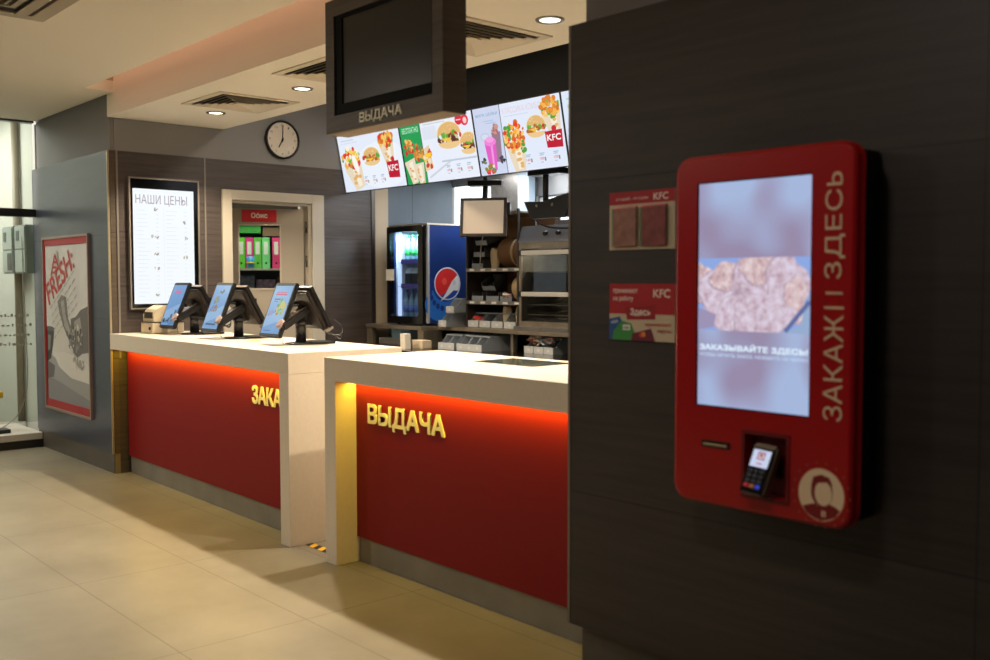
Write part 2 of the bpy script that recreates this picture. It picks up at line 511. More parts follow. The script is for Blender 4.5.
# office behind the door
OFW = mat('office_wall', (206, 196, 178), .7)
bm = BM()
box(bm, -10.2, -10.1, 3.42, 6.6, 0, 2.9); box(bm, -10.2, -7.75, 6.55, 6.65, 0, 2.9); box(bm, -10.2, -7.75, 3.42, 3.48, 0, 2.9)
struct('wall_office', bm, OFW)
sbox('ceiling_office', -10.2, -7.78, 3.42, 6.65, 2.7, 2.76, OFW)

# ---------------------------------------------------------------- glazed front at the far left
GX = -9.40
st = thing('window_3', '', '', (GX, 0, 0)); del st['label']; del st['category']; st['kind'] = 'structure'
part('window_pane', box(BM(), GX-.012, GX, -1.0, 2.83, .23, 2.92), GLASSG, st, world=True)
bm = BM(); box(bm, GX-.06, GX+.03, -1, 2.84, 2.07, 2.14)
part('transom', bm, BLK, st, world=True)
bm = BM(); box(bm, GX-.05, GX+.04, -1, 2.85, 0, .07); part('base_rail', bm, BLK, st, world=True)
bm = BM(); box(bm, GX-.06, GX+.02, -1, 2.84, 2.905, 2.93); part('head_rail', bm, BLK, st, world=True)
bm = BM(); box(bm, GX-.9, GX+.03, -1, 2.85, .07, .13, .004); part('window_sill', bm, mat('pale_stone_sill', (176, 170, 156), .5), st, world=True)
bm = BM()
random.seed(8)
for k in range(4):
    u = 2.42
    while u < 2.78:
        w_ = random.uniform(.012, .03); box(bm, GX+.001, GX+.002, u, u+w_, 1.18-.085*k, 1.18-.085*k+random.uniform(.012, .03)); u += w_+random.uniform(.008, .02)
part('faint_glass_marks', bm, mat('faint_grey_marks', (150, 150, 144), .6), st, world=True)
BWT = mat('booth_white_panel', (208, 208, 200), .5)
bm = BM(); box(bm, -12.0, -9.51, 2.95, 3.04, 0, 3.2); box(bm, -9.505, -9.43, 2.86, 2.95, .14, 2.9)
struct('wall_booth', bm, BWT)
sbox('wall_booth_far', -12.0, -11.9, -2, 2.95, 0, 3.2, BWT)
sbox('ceiling_booth', -12.0, -9.36, -2, 2.95, 3.2, 3.25, BWT)

# ================================================================== COUNTERS
def counter(name, label, x0, x1, left_leg, right_leg, yf=2.785, yb=3.56, loc=None, rot=0):
    t = thing(name, label, 'counter', (x1 if right_leg else x0, yf, 0), rot)
    X = t.location.x; Y = t.location.y
    def L(bm): 
        for v in bm.verts: v.co = v.co-Vector((X, Y, 0))
        return bm
    H = 1.095; TH = .12; W = .105
    bm = BM(); box(bm, x0, x1, yf, yb, H-TH, H, .003)
    part('countertop', L(bm), WHITE, t)
    for f, xa in ((left_leg, x0), (right_leg, x1-W)):
        if f:
            bm = BM(); box(bm, xa, xa+W, yf, yb, 0, H-TH, .003); part('end_panel', L(bm), WHITE, t)
    xa = x0+(W if left_leg else .002); xb = x1-(W if right_leg else .002)
    bm = BM(); box(bm, xa, xb, yf+.13, yf+.15, .137, H-TH); fp = part('front_panel', L(bm), REDP, t)
    bm = BM(); box(bm, xa, xb, yf+.145, yf+.165, 0, .137); part('plinth', L(bm), KICK, t)
    bm = BM(); box(bm, xa, xb, yf+.165, yb-.02, .02, H-TH); part('body', L(bm), mat('carcass_grey', (120, 112, 100), .6), t)
    bm = BM(); box(bm, xa+.01, xb-.01, yf+.085, yf+.105, H-TH-.008, H-TH)
    part('led_strip', L(bm), mat('led_strip_amber', (255, 205, 40), .5, emit=3), t)
    return t, X, Y, fp
c1, X1, Y1, fp1 = counter('service_counter', 'long white-topped red counter at the left holding three ordering terminals', -7.625, -4.862, False, True, rot=rad(-.85))
c2, X2, Y2, fp2 = counter('service_counter', 'white-topped red pickup counter at the right with a glass inset in its top', -4.488, -2.645, True, False)
c1['group'] = c2['group'] = 'service counters'
del c1['group']; del c2['group']
def letters(s, w, h, x, z, y, parent, X, Y):
    bm = BM(); text(bm, s, w, h, lambda u, v, d: (x+u-X, y-d-Y, z+v), .035, .006)
    part('lettering', bm, TXTY, parent)
letters('ЗАКАЗ', .455, .115, -5.545, .742, Y1+.13, c1, X1, Y1)
letters('ВЫДАЧА', .64, .125, -4.268, .735, Y2+.13, c2, X2, Y2)
# glass inset in the pickup counter
bm = BM(); box(bm, -3.742, -3.318, 3.188, 3.46, 1.0955, 1.0975)
part('glass_inset', bm, mat('dark_green_glass', (70, 76, 66), .06), c2, world=True)

# LED light under the lips (amber strip lamps)
def strip_lamp(x0, x1, y, z, power, rot=0):
    l = bpy.data.lights.new('counter_strip_lamp', 'AREA'); l.shape = 'RECTANGLE'; l.size = x1-x0; l.size_y = .03
    l.energy = power; l.color = (1, .70, .05)
    o = bpy.data.objects.new('counter_strip_lamp', l); C.objects.link(o)
    o.location = ((x0+x1)/2, y, z); o.rotation_euler = (rad(0), 0, rot)
strip_lamp(-7.6, -4.98, 2.89, .962, 8, rad(-.85))
strip_lamp(-4.375, -2.66, 2.88, .962, 5.2)

# hazard tape on the floor of the passage
bm = BM(); L_ = .40; n = 9
for i in range(n):
    a = -4.90+L_*i/n; b = -4.90+L_*(i+1)/n; s_ = .03
    vs = [bm.verts.new(p) for p in ((a, 2.875, .0015), (b, 2.875, .0015), (b-s_, 2.93, .0015), (a-s_, 2.93, .0015))]
    bm.faces.new(vs).material_index = i % 2
o = mesh_obj('hazard_tape', bm, [mat('tape_yellow', (240, 180, 30), .5), mat('tape_black', (40, 38, 36), .5)])
o['label'] = 'yellow and black striped tape on the floor between the two counters'; o['category'] = 'tape'

# ================================================================== HANGING SCREEN BOX
t = thing('hanging_screen_box', 'large dark wood box hanging from the ceiling with a switched-off screen', 'display', (-3.55, 2.56, 2.18))
W0, W1 = -3.988, -3.12
bm = BM()
ringprism(bm, quadloop(W0, W1, 2.18, 2.782), quadloop(-3.918, -3.188, 2.255, 2.707), 2.5, 2.535)
box(bm, W0, W1, 2.535, 2.622, 2.18, 2.782)
part('casing', bm, WOODT, t, world=True)
bm = BM(); ringprism(bm, quadloop(-3.918, -3.188, 2.255, 2.707), quadloop(-3.860, -3.200, 2.305, 2.690), 2.506, 2.535)
part('bezel', bm, mat('matt_black_bezel', (7, 7, 7), .7, spec=.15), t, world=True)
bm = BM(); box(bm, -3.860, -3.200, 2.512, 2.535, 2.305, 2.690)
part('screen', bm, SCRD, t, world=True)
bm = BM(); text(bm, 'ВЫДАЧА', .315, .052, lambda u, v, d: (-3.708+u, 2.5-d, 2.192+v), .03, .004)
part('lettering', bm, TXTC, t, world=True)
bm = BM(); box(bm, W0+.002, W1-.002, 2.503, 2.62, 2.176, 2.18)
part('lit_underside', bm, mat('underside_light_tint', (150, 132, 110), .6), t, world=True)  # pale colour stands for the light on the underside of the box
for x in (-3.8, -3.3):
    part('hanger_rod', cyl(BM(), (x, 2.58, 2.782), (x, 2.58, 2.92), .012), STEELD, t, world=True)

# ================================================================== CEILING FIXTURES
def downlight(x, y, label, z=2.75):
    t = thing('recessed_downlight', label, 'ceiling light', (x, y, z), 0, 'recessed downlights')
    ring = []
    bm = BM(); lathe(bm, [(.050, -.001), (.053, -.006), (.068, -.006), (.072, 0), (.050, 0)], (0, 0, 0), n=32)
    part('trim_ring', bm, mat('chrome_ring', (150, 146, 140), .25, metal=.8), t)
    bm = BM(); cyl(bm, (0, 0, -.0035), (0, 0, -.0005), .05, n=32)
    part('lamp_lens', bm, mat('lit_lamp_lens', (255, 246, 224), .4, emit=2.5), t)
    return t
dl = [(-6.933, 3.39, 'small round lit downlight left of the clock, above the first terminal'),
      (-5.692, 3.39, 'round lit downlight in the soffit just above and right of the wall clock'),
      (-4.50, 3.39, 'round downlight hidden above the hanging screen box'),
      (-3.416, 3.397, 'bright round downlight at top centre right, between vent and dark wall')]
for x, y, lb in dl:
    if x != -4.50: downlight(x, y, lb)
def spot(x, y, z, power, col=(1, .85, .65), ang=150, r=.035, blend=.25, tgt=None):
    l = bpy.data.lights.new('downlight_lamp', 'SPOT'); l.energy = power; l.color = col; l.spot_size = rad(ang); l.spot_blend = blend
    l.shadow_soft_size = r
    o = bpy.data.objects.new('downlight_lamp', l); C.objects.link(o); o.location = (x, y, z)
    if tgt:
        d = Vector(tgt)-Vector((x, y, z)); o.rotation_euler = d.to_track_quat('-Z', 'Y').to_euler()
    return o
for x, y, lb in dl: spot(x, y, 2.735, 200, ang=124, blend=.55)
WV = mat('vent_white', (214, 204, 184), .5); VD = mat('vent_dark_slot', (24, 22, 20), .8)
def vent(xc, yc, label, s=.30, z=2.75):
    """square four-way diffuser: frame, nested sloping louvre rings over a dark box"""
    t = thing('ceiling_vent', label, 'vent', (xc, yc, z), 0, 'square ceiling vents')
    bm = BM(); ringprism(bm, quadloop(-s, s, -s, s), quadloop(-s+.045, s-.045, -s+.045, s-.045), -.008, 0, 'z')
    part('frame', bm, WV, t)
    part('backing', box(BM(), -s+.045, s-.045, -s+.045, s-.045, -.0015, -.0005), VD, t)
    for k in range(5):
        a = s-.055-k*.042; b = a-.026
        bm = BM()
        o1 = quadloop(-a, a, -a, a); i1 = quadloop(-b, b, -b, b)
        # sloping ring
        A = [bm.verts.new((p[0], p[1], -.018)) for p in o1]; Bv = [bm.verts.new((p[0], p[1], -.003)) for p in i1]
        A2 = [bm.verts.new((p[0], p[1], -.0165)) for p in o1]; B2 = [bm.verts.new((p[0], p[1], -.0015)) for p in i1]
        for i in range(4):
            j = (i+1) % 4
            bm.faces.new([A[i], A[j], Bv[j], Bv[i]]); bm.faces.new([A2[j], A2[i], B2[i], B2[j]])
            bm.faces.new([A[j], A[i], A2[i], A2[j]]); bm.faces.new([Bv[i], Bv[j], B2[j], B2[i]])
        part('louvre', bm, WV, t)
    bm = BM(); box(bm, -.045, .045, -.045, .045, -.018, -.012); part('centre_plate', bm, WV, t)
    return t
vent(-6.425, 3.325, 'square ceiling vent nearest the side wall, left of the wall clock')
vent(-5.10, 3.305, 'square ceiling vent half hidden behind the hanging screen box, left side')
vent(-3.93, 3.33, 'square ceiling vent right of the hanging screen box')
# air-conditioner cassette at the top left corner
t = thing('ceiling_cassette', 'square air conditioner cassette in the main ceiling at the top left corner', 'air conditioner', (-5.22, 1.35, 2.92))
bm = BM(); ringprism(bm, quadloop(-.42, .42, -.42, .42), quadloop(-.34, .34, -.34, .34), -.03, 0, 'z'); part('frame', bm, mat('cassette_plastic', (176, 164, 140), .5), t)
bm = BM(); ringprism(bm, quadloop(-.33, .33, -.33, .33), quadloop(-.23, .23, -.23, .23), -.022, -.002, 'z'); part('air_slot', bm, VD, t)
bm = BM(); ringprism(bm, quadloop(-.22, .22, -.22, .22), quadloop(-.19, .19, -.19, .19), -.034, -.002, 'z')
for k in range(9): box(bm, -.19, .19, -.18+k*.042, -.165+k*.042, -.03, -.004)
part('grille', bm, mat('cassette_grille', (150, 140, 118), .5), t)
part('flap', box(BM(), -.33, .33, .25, .31, -.036, -.026), mat('cassette_plastic', (176, 164, 140), .5), t)

# ================================================================== WALL CLOCK
t = thing('wall_clock', 'round black-rimmed wall clock on the grey wall above the office door', 'clock', (-7.655, 4.343, 2.712))
bm = BM(); lathe(bm, [(.155, .0), (.165, .01), (.165, .032), (.158, .04), (.150, .04), (.148, .020), (.145, .018)], (0, 0, 0), (1, 0, 0), 48); part('rim', bm, BLK, t)
bm = BM(); cyl(bm, (.018, 0, 0), (.0205, 0, 0), .150, n=48); part('dial', bm, mat('clock_dial', (240, 226, 208), .6), t)
bm = BM()
for k in range(12):
    a = 2*PI*k/12; r = .120
    s = str(k if k else 12)
    w = .022 if len(s) > 1 else .012
    text(bm, s, w, .02, lambda u, v, d, a=a, w=w: (.0225, (math.sin(a)*r)+u-w/2, math.cos(a)*r+v-.01), 0)
for k in range(60):
    a = 2*PI*k/60; M = Matrix.Rotation(-a, 4, 'X')
    box(bm, .0206, .0215, -.0007, .0007, .137, .143, M=M)
part('numerals', bm, mat('clock_numerals', (70, 50, 44), .6), t)
def hand(ang, ln, w, x):
    bm = BM(); box(bm, x, x+.002, -w, w, -.02, ln, M=Matrix.Rotation(-rad(ang), 4, 'X')); return bm
part('hour_hand', hand(209, .078, .005, .024), BLK, t)
part('minute_hand', hand(2, .125, .0035, .027), BLK, t)
part('hub', cyl(BM(), (.02, 0, 0), (.032, 0, 0), .009), BLK, t)
part('cover_glass', cyl(BM(), (.036, 0, 0), (.038, 0, 0), .149, n=48), glass('clock_cover', (252, 252, 252)), t)

# ================================================================== PRICE SCREEN on the side wall
def PL(u, v, d): return (-7.618+d, 3.003+u, 1.288+v)      # u towards +Y, v up
t = thing('price_display', 'tall portrait screen headed НАШИ ЦЕНЫ on the side wall left of the office door', 'display', (-7.65, 3.28, 1.28))
bm = BM(); ringprism(bm, quadloop(2.990, 3.566, 1.276, 2.306), quadloop(3.002, 3.554, 1.288, 2.294), -7.65, -7.612, 'x'); part('frame', bm, ALU, t, world=True)
bm = BM(); box(bm, -7.65, -7.622, 3.002, 3.554, 1.288, 2.294); part('panel', bm, BLKG, t, world=True)
a = Art(PL, 1.0)
a.rect(.018, .03, .515, .93, (244, 250, 254))
PCT = (176, 170, 176)
a.text('НАШИ ЦЕНЫ', .04, .80, .42, .085, (168, 156, 172), .0)
random.seed(3)
for col in (0, 1):
    for r in range(22):
        v = .76-r*.032; u = .05+col*.23
        a.rect(u, v, u+.05+random.random()*.06, v+.004, (226, 234, 242))
        a.rect(u+.15, v, u+.175, v+.004, (222, 230, 240))
a.rect(.262, .06, .264, .78, (222, 228, 238))
for u, v in ((.20, .775), (.20, .555), (.17, .56), (.20, .42), (.20, .31), (.20, .10), (.44, .68), (.44, .55), (.44, .40), (.44, .18)):
    a.blobs(u, v, .018, .011, [(190, 176, 160), (170, 160, 150), (205, 200, 180), (150, 140, 140)], 6, .007)
a.done('screen_image', t, world=True)

# ================================================================== OFFICE DOOR
t = thing('door_1', '', '', (-7.65, 4.25, 0)); del t['label']; del t['category']; t['kind'] = 'structure'
DF = mat('door_frame_cream', (184, 174, 156), .4)
bm = BM()
ya, yb, yc, yd, zt, zi = 3.775, 3.860, 4.628, 4.748, 2.256, 2.175
box(bm, -7.65, -7.625, ya, yb, 0, zt, .002); box(bm, -7.65, -7.625, yc, yd, 0, zt, .002); box(bm, -7.65, -7.625, yb, yc, zi, zt, .002)
box(bm, -7.75, -7.65, 3.832, 3.862, 0, 2.188); box(bm, -7.75, -7.65, 4.60, 4.658, 0, 2.188); box(bm, -7.75, -7.65, 3.86, 4.60, 2.155, 2.188)
part('door_frame', bm, DF, t, world=True)
# the leaf, opened inwards about its hinges on the right
lf = Matrix.Translation((-7.69, 4.575, 0)) @ Matrix.Rotation(rad(90-28), 4, 'Z')
# local: leaf runs along -x' ; choose axis so that x' points from hinge to the free end
th = rad(30); ex = Vector((-math.sin(th), -math.cos(th), 0)); ey = Vector((math.cos(th), -math.sin(th), 0))   # ey faces the room
def LP(u, v, d): return Vector((-7.69, 4.575, 0))+ex*u+ey*d+Vector((0, 0, v))
def lbox(bm, u0, u1, v0, v1, d0, d1, mi=0):
    vs = [bm.verts.new(LP(u, v, d)) for u in (u0, u1) for d in (d0, d1) for v in (v0, v1)]
    for f in [(0, 1, 3, 2), (4, 6, 7, 5), (0, 4, 5, 1), (2, 3, 7, 6), (0, 2, 6, 4), (1, 5, 7, 3)]:
        bm.faces.new([vs[i] for i in f]).material_index = mi
    return bm
g0, g1, h0, h1 = .195, .565, 1.42, 1.995
bm = BM()
lbox(bm, 0, g0, .01, 2.13, -.04, 0); lbox(bm, g1, .72, .01, 2.13, -.04, 0); lbox(bm, g0, g1, .01, h0, -.04, 0); lbox(bm, g0, g1, h1, 2.13, -.04, 0)
leaf = part('door_leaf', bm, mat('door_leaf_cream', (160, 149, 132), .45), t, world=True)
WL[leaf.name] = WL[t.name]
part('leaf_glazing', lbox(BM(), g0, g1, h0, h1, -.022, -.018), GLASS, leaf, world=True)
bm = BM()
for (p, q, r, s) in ((g0, g0+.012, h0, h1), (g1-.012, g1, h0, h1), (g0, g1, h0, h0+.012), (g0, g1, h1-.012, h1)): lbox(bm, p, q, r, s, -.03, .006)
part('glazing_bead', bm, DF, leaf, world=True)
for z in (.3, 1.62, 1.92):
    part('hinge', cyl(BM(), (-7.672, 4.592, z), (-7.672, 4.592, z+.1), .009), STEELD, t, world=True)
# sign on the leaf
s = thing('office_sign', 'small red sign reading Офис on the office door above its window', 'sign', tuple(LP(.38, 2.02, 0)))
part('plate', lbox(BM(), .232, .53, 2.013, 2.118, .002, .008), mat('sign_red', (196, 24, 34), .4), s, world=True)
bm = BM(); text(bm, 'Офис', .14, .058, lambda u, v, d: LP(.45-u, 2.036+v, .0095+d), .03)
part('lettering', bm, mat('sign_white', (238, 230, 214), .5), s, world=True)

# binders on a shelf unit in the office
org = Vector((-9.26, 4.98, 0))
def OP(u, v, d): return org+ex*u+ey*d+Vector((0, 0, v))
def obox(bm, u0, u1, v0, v1, d0, d1, mi=0):
    vs = [bm.verts.new(OP(u, v, d)) for u in (u0, u1) for d in (d0, d1) for v in (v0, v1)]
    for f in [(0, 1, 3, 2), (4, 6, 7, 5), (0, 4, 5, 1), (2, 3, 7, 6), (0, 2, 6, 4), (1, 5, 7, 3)]:
        bm.faces.new([vs[i] for i in f]).material_index = mi
    return bm
OS = mat('office_shelf_board', (188, 180, 166), .5)
t = thing('office_bookcase', 'pale bookcase in the office behind the door window, holding coloured binders', 'bookcase', tuple(OP(0, 0, -.15)))
for z in (.1, .62, 1.11, 1.625, 2.10, 2.35): part('shelf', obox(BM(), -.40, .40, z-.02, z, -.33, .09 if z == 1.625 else 0), OS, t, world=True)
for u in (-.42, .40): part('side_panel', obox(BM(), u, u+.02, 0, 2.35, -.33, 0), OS, t, world=True)
part('back_panel', obox(BM(), -.42, .42, 0, 2.35, -.345, -.33), mat('bookcase_back', (96, 96, 92), .6), t, world=True)
bl = [('green', (96, 200, 50)), ('green', (104, 204, 58)), ('pink', (214, 62, 130)), ('green', (98, 190, 70)), ('mint', (120, 212, 130)), ('pink', (218, 66, 120)), ('pink', (212, 70, 136))]
desc = ['light green binder with white label, first from the left behind the door window', 'light green binder with white label, second from the left behind the door window', 'pink binder third from the left behind the door window, left of the blue cup',
        'green binder behind the blue cup seen through the door window', 'mint green binder directly right of the blue cup behind the door window', 'pink binder at the right edge of the door window', 'pink binder standing furthest right on the office shelf']
for i, (nm, c) in enumerate(bl):
    u1 = .30-i*.083; u0 = u1-.077
    if i >= 5: u1 -= .02; u0 -= .02
    b = thing('ring_binder', desc[i], 'binder', tuple(OP((u0+u1)/2, 1.626, -.14)), 0, 'ring binders on the office shelf')
    part('cover', obox(BM(), u0, u1, 1.626, 1.945, -.29, -.012), mat('binder_%s_%d' % (nm, i), c, .5), b, world=True)
    part('spine_label', obox(BM(), u0+.018, u1-.018, 1.77, 1.90, -.012, -.0105), mat('binder_label', (226, 232, 214), .6), b, world=True)
    uc = (u0+u1)/2
    bm = BM(); cyl(bm, OP(uc, 1.68, -.012), OP(uc, 1.68, -.010), .011, n=12); part('finger_hole', bm, BLK, b, world=True)
c_ = thing('pen_cup', 'blue cup standing in front of the binders behind the door window', 'cup', tuple(OP(.085, 1.626, .04)))
obm = BM(); lathe(obm, [(.035, 0), (.042, .12), (.039, .12), (.033, .01)], OP(.085, 1.626, .04), (0, 0, 1), 20)
part('cup_body', obm, mat('cup_blue', (60, 150, 200), .5), c_, world=True)
part('cup_band', lathe(BM(), [(.0395, .05), (.0405, .065), (.0395, .065)], OP(.085, 1.626, .04), (0, 0, 1), 20), mat('cup_yellow', (230, 200, 60), .5), c_, world=True)
# green files lying flat above and clutter below
single('green_folder', obox(BM(), -.02, .34, 1.99, 2.07, -.27, -.02), mat('folder_green', (60, 150, 62), .5), 'dark green folder lying flat above the binders behind the door window', 'folder')
single('brown_box_file', obox(BM(), -.34, -.04, 1.96, 2.05, -.27, -.03), mat('box_brown', (120, 96, 70), .6), 'brown box lying beside the green folder behind the door window', 'box')
for k, (u0, u1, z1, cc, lb) in enumerate(((.05, .33, .44, (112, 118, 146), 'dark grey box on the lower office shelf, left behind the door window'), (-.16, .03, .40, (176, 154, 192), 'mauve carton in the middle of the lower office shelf'), (-.36, -.18, .42, (140, 112, 96), 'brown carton at the right of the lower office shelf'))):
    single('storage_box', obox(BM(), u0, u1, 1.111, 1.111+z1, -.28, -.02), mat('carton_%d' % k, cc, .6, noise=.3, nscale=20), lb, 'box')

# ================================================================== POSTER on the left block
t = thing('framed_poster', 'tall red-framed poster reading FRESH with hands and flour on the grey wall', 'poster', (-8.64, 2.85, .37))
px0, px1, pz0, pz1 = -9.205, -8.075, .376, 1.880
bm = BM(); ringprism(bm, quadloop(px0, px1, pz0, pz1), quadloop(px0+.02, px1-.02, pz0+.02, pz1-.02), 2.828, 2.85); part('outer_frame', bm, mat('poster_outer_trim', (150, 128, 116), .4, metal=.3), t, world=True)
bm = BM(); ringprism(bm, quadloop(px0+.02, px1-.02, pz0+.02, pz1-.02), quadloop(px0+.045, px1-.022, pz0+.085, pz1-.075), 2.836, 2.85); part('red_border', bm, mat('poster_red', (158, 22, 34), .5), t, world=True)
a = Art(lambda u, v, d: (px0+.045+u, 2.843-d, pz0+.085+v))
PW = px1-px0-.067; PH = pz1-pz0-.16
BG = mat('poster_print_ground', (198, 195, 190), .6, noise=.05, nscale=3)
a.rect(0, 0, PW, PH, BG)
a.poly([(0, 0), (PW, 0), (PW, .22), (.55, .26), (.25, .36), (0, .42)], (150, 148, 146))
a.poly([(0, 0), (PW, 0), (PW, .06), (.3, .17), (0, .2)], (128, 126, 128))
a.poly([(0, .18), (.16, .20), (.2, .3), (0, .34)], (96, 92, 92))
# bowl
a.poly([(-.0, .33), (.10, .36), (.16, .48), (.20, .62), (0, .62)], (52, 48, 48))
a.ell(.08, .62, .12, .022, (88, 84, 82)); a.poly([(.02, .42), (.08, .44), (.11, .56), (.03, .57)], (120, 116, 114))
# flour drift
a.poly([(.18, .40), (.42, .44), (.8, .40), (PW, .34), (PW, .20), (.6, .22), (.3, .30)], (206, 200, 190))
a.poly([(.16, .42), (.24, .76), (.34, .80), (.44, .62), (.58, .44)], (200, 194, 184))
# fore-arms and hands
a.poly([(.30, .86), (.40, .92), (.52, .90), (.56, .72), (.66, .62), (.74, .52), (.66, .46), (.56, .54), (.44, .64), (.34, .76)], (120, 114, 110))
a.poly([(.38, .86), (.46, .88), (.50, .74), (.60, .62), (.56, .58), (.46, .66)], (160, 154, 148))
a.poly([(.62, .72), (.74, .74), (.86, .80), (PW, .84), (PW, .46), (.88, .44), (.76, .40), (.66, .44), (.62, .56)], (104, 98, 95))
a.poly([(.70, .70), (.84, .74), (.90, .58), (.80, .48), (.70, .52)], (150, 144, 138))
for k in range(5):
    a.poly([(.66+.05*k, .66-.02*k), (.70+.05*k, .67-.02*k), (.70+.05*k, .48), (.665+.05*k, .50)], (84, 80, 78))
random.seed(5)
a.blobs(.72, .56, .20, .12, [(70, 66, 64), (190, 184, 176), (140, 134, 130), (96, 92, 90)], 40, .02)
a.blobs(.80, .36, .16, .05, [(206, 200, 192), (150, 146, 142)], 24, .025)
# faint wheat stroke
a.poly([(.30, 1.30), (.33, 1.30), (.42, 1.10), (.40, 1.09)], (160, 156, 150))
# red lettering and its small roof
RD = (176, 52, 50)
a.text('FRESH:', .09, .82, .74, .20, RD, .02, rot=27)
a.poly([(.14, 1.08), (.175, 1.09), (.275, 1.27), (.25, 1.265)], RD); a.poly([(.25, 1.265), (.275, 1.27), (.37, 1.16), (.34, 1.15)], RD)
for k in range(3): a.rect(.20+.015*k, 1.10+.045*k, .30, 1.12+.045*k, RD)
for k in range(5): 
    for q in range(7):
        a.poly([(.12+.09*q+.02*k, .80-.065*k+.048*q), (.19+.09*q+.02*k, .80-.065*k+.048*q+.037), (.187+.09*q+.02*k, .79-.065*k+.048*q+.037), (.117+.09*q+.02*k, .79-.065*k+.048*q)], (140, 138, 132))
a.done('print', t, world=True)

# ================================================================== MENU BOARDS
zb, zt_, yb_, yt_ = 2.290, 2.797, 4.995, 4.893
vv = Vector((0, yt_-yb_, zt_-zb)); VH = vv.length; vn = vv.normalized(); nn = Vector((0, -1, 0)); nn = (nn-vn*nn.dot(vn)).normalized()
SW = .938
def P_bg(a, W, H, base=(228, 236, 250)):
    a.rect(0, 0, W, H, base)
def burger(a, cx, cy, w, h, chicken=True):
    w *= 1.32; h *= .85
    bun = (226, 182, 116)
    a.ell(cx, cy+h*.12, w, h*.62, (244, 226, 186), 20, 0, 0, 180)
    a.ell(cx, cy+h*.15, w*.93, h*.54, bun, 20, 0, 0, 180)
    for k in range(10): a.ell(cx+random.uniform(-.6, .6)*w, cy+h*(.3+random.random()*.28), .004, .0025, (250, 240, 214), 6)
    a.blobs(cx, cy+h*.06, w*.98, h*.1, [(96, 170, 60), (120, 190, 80), (200, 60, 44)], 14, w*.16)
    a.blobs(cx, cy-h*.14, w*.92, h*.16, [(206, 130, 56), (224, 158, 78), (182, 100, 46)] if chicken else [(120, 66, 46), (90, 46, 36), (220, 200, 160)], 18, w*.15)
    a.poly([(cx-w*.8, cy-h*.02), (cx+w*.2, cy-.02*h), (cx-w*.1, cy-h*.2)], (246, 196, 60))
    a.ell(cx, cy-h*.22, w*.93, h*.3, (236, 200, 140), 20, 0, 180, 360)
def wrap(a, cx, cy, w, h, rot, filling=True):
    w *= 1.25
    c, s = math.cos(rad(rot)), math.sin(rad(rot))
    def R(x, y): return (cx+x*c-y*s, cy+x*s+y*c)
    a.poly([R(-w, h*.25), R(w, h*.25), R(w*.55, -h), R(-w*.5, -h)], (232, 216, 190))
    a.poly([R(-w*.2, h*.1), R(w*.5, h*.15), R(w*.3, -h*.9), R(-.1*w, -h*.9)], (246, 236, 214))
    for k in range(6): a.ell(*R(random.uniform(-.4, .4)*w, random.uniform(-.9, 0)*h), w*.2, w*.12, (226, 176, 110), 8)
    if filling:
        x, y = R(0, h*.45)
        a.blobs(x, y, w*1.1, h*.42, [(86, 160, 56), (110, 180, 70)], 12, w*.22)
        a.blobs(x, y, w, h*.40, [(232, 150, 50), (240, 176, 76), (214, 116, 40), (246, 200, 110), (222, 60, 40)], 34, w*.2)
def bucket(a, cx, cy, w, h):
    a.poly([(cx-w, cy+h), (cx+w, cy+h*1.05), (cx+w*.92, cy-h), (cx-w*.9, cy-h*.9)], (190, 20, 52))
    a.text('KFC', cx-w*.82, cy-h*.15, w*1.6, h*.75, (250, 244, 240), .03)
    a.ell(cx+w*.1, cy+h*1.25, w*.28, h*.35, (200, 40, 60))
def prices(a, x, y, n, dx, col=(206, 60, 70)):
    for k in range(n):
        u = x+dx*k
        a.rect(u, y+.062, u+.05, y+.068, (150, 180, 200)); a.rect(u, y+.05, u+.04, y+.056, (150, 180, 200))
        a.text(random.choice(['79', '99', '119', '149', '109']), u, y+.018, .038, .020, (222, 110, 120), .02)
        a.rect(u+.045, y+.01, u+.060, y+.036, (150, 140, 110)); a.rect(u+.005, y, u+.032, y+.005, (170, 176, 190))
def menu_a(a, W, H):
    P_bg(a, W, H)
    a.ell(.62, .20, .40, .20, (236, 242, 252)); 
    a.rect(.05, .447, .25, .455, (200, 208, 222)); a.rect(.05, .425, .30, .430, (206, 212, 226))
    wrap(a, .19, .20, .11, .19, 18)
    a.blobs(.20, .30, .10, .10, [(240, 190, 60), (246, 210, 90), (222, 60, 70), (250, 240, 220), (110, 180, 70)], 34, .024)
    a.ell(.23, .24, .036, .085, (250, 246, 238), 16, 20)
    burger(a, .49, .27, .095, .15)
    wrap(a, .735, .34, .085, .15, 6)
    bucket(a, .785, .145, .085, .07)
    prices(a, .34, .05, 3, .125)
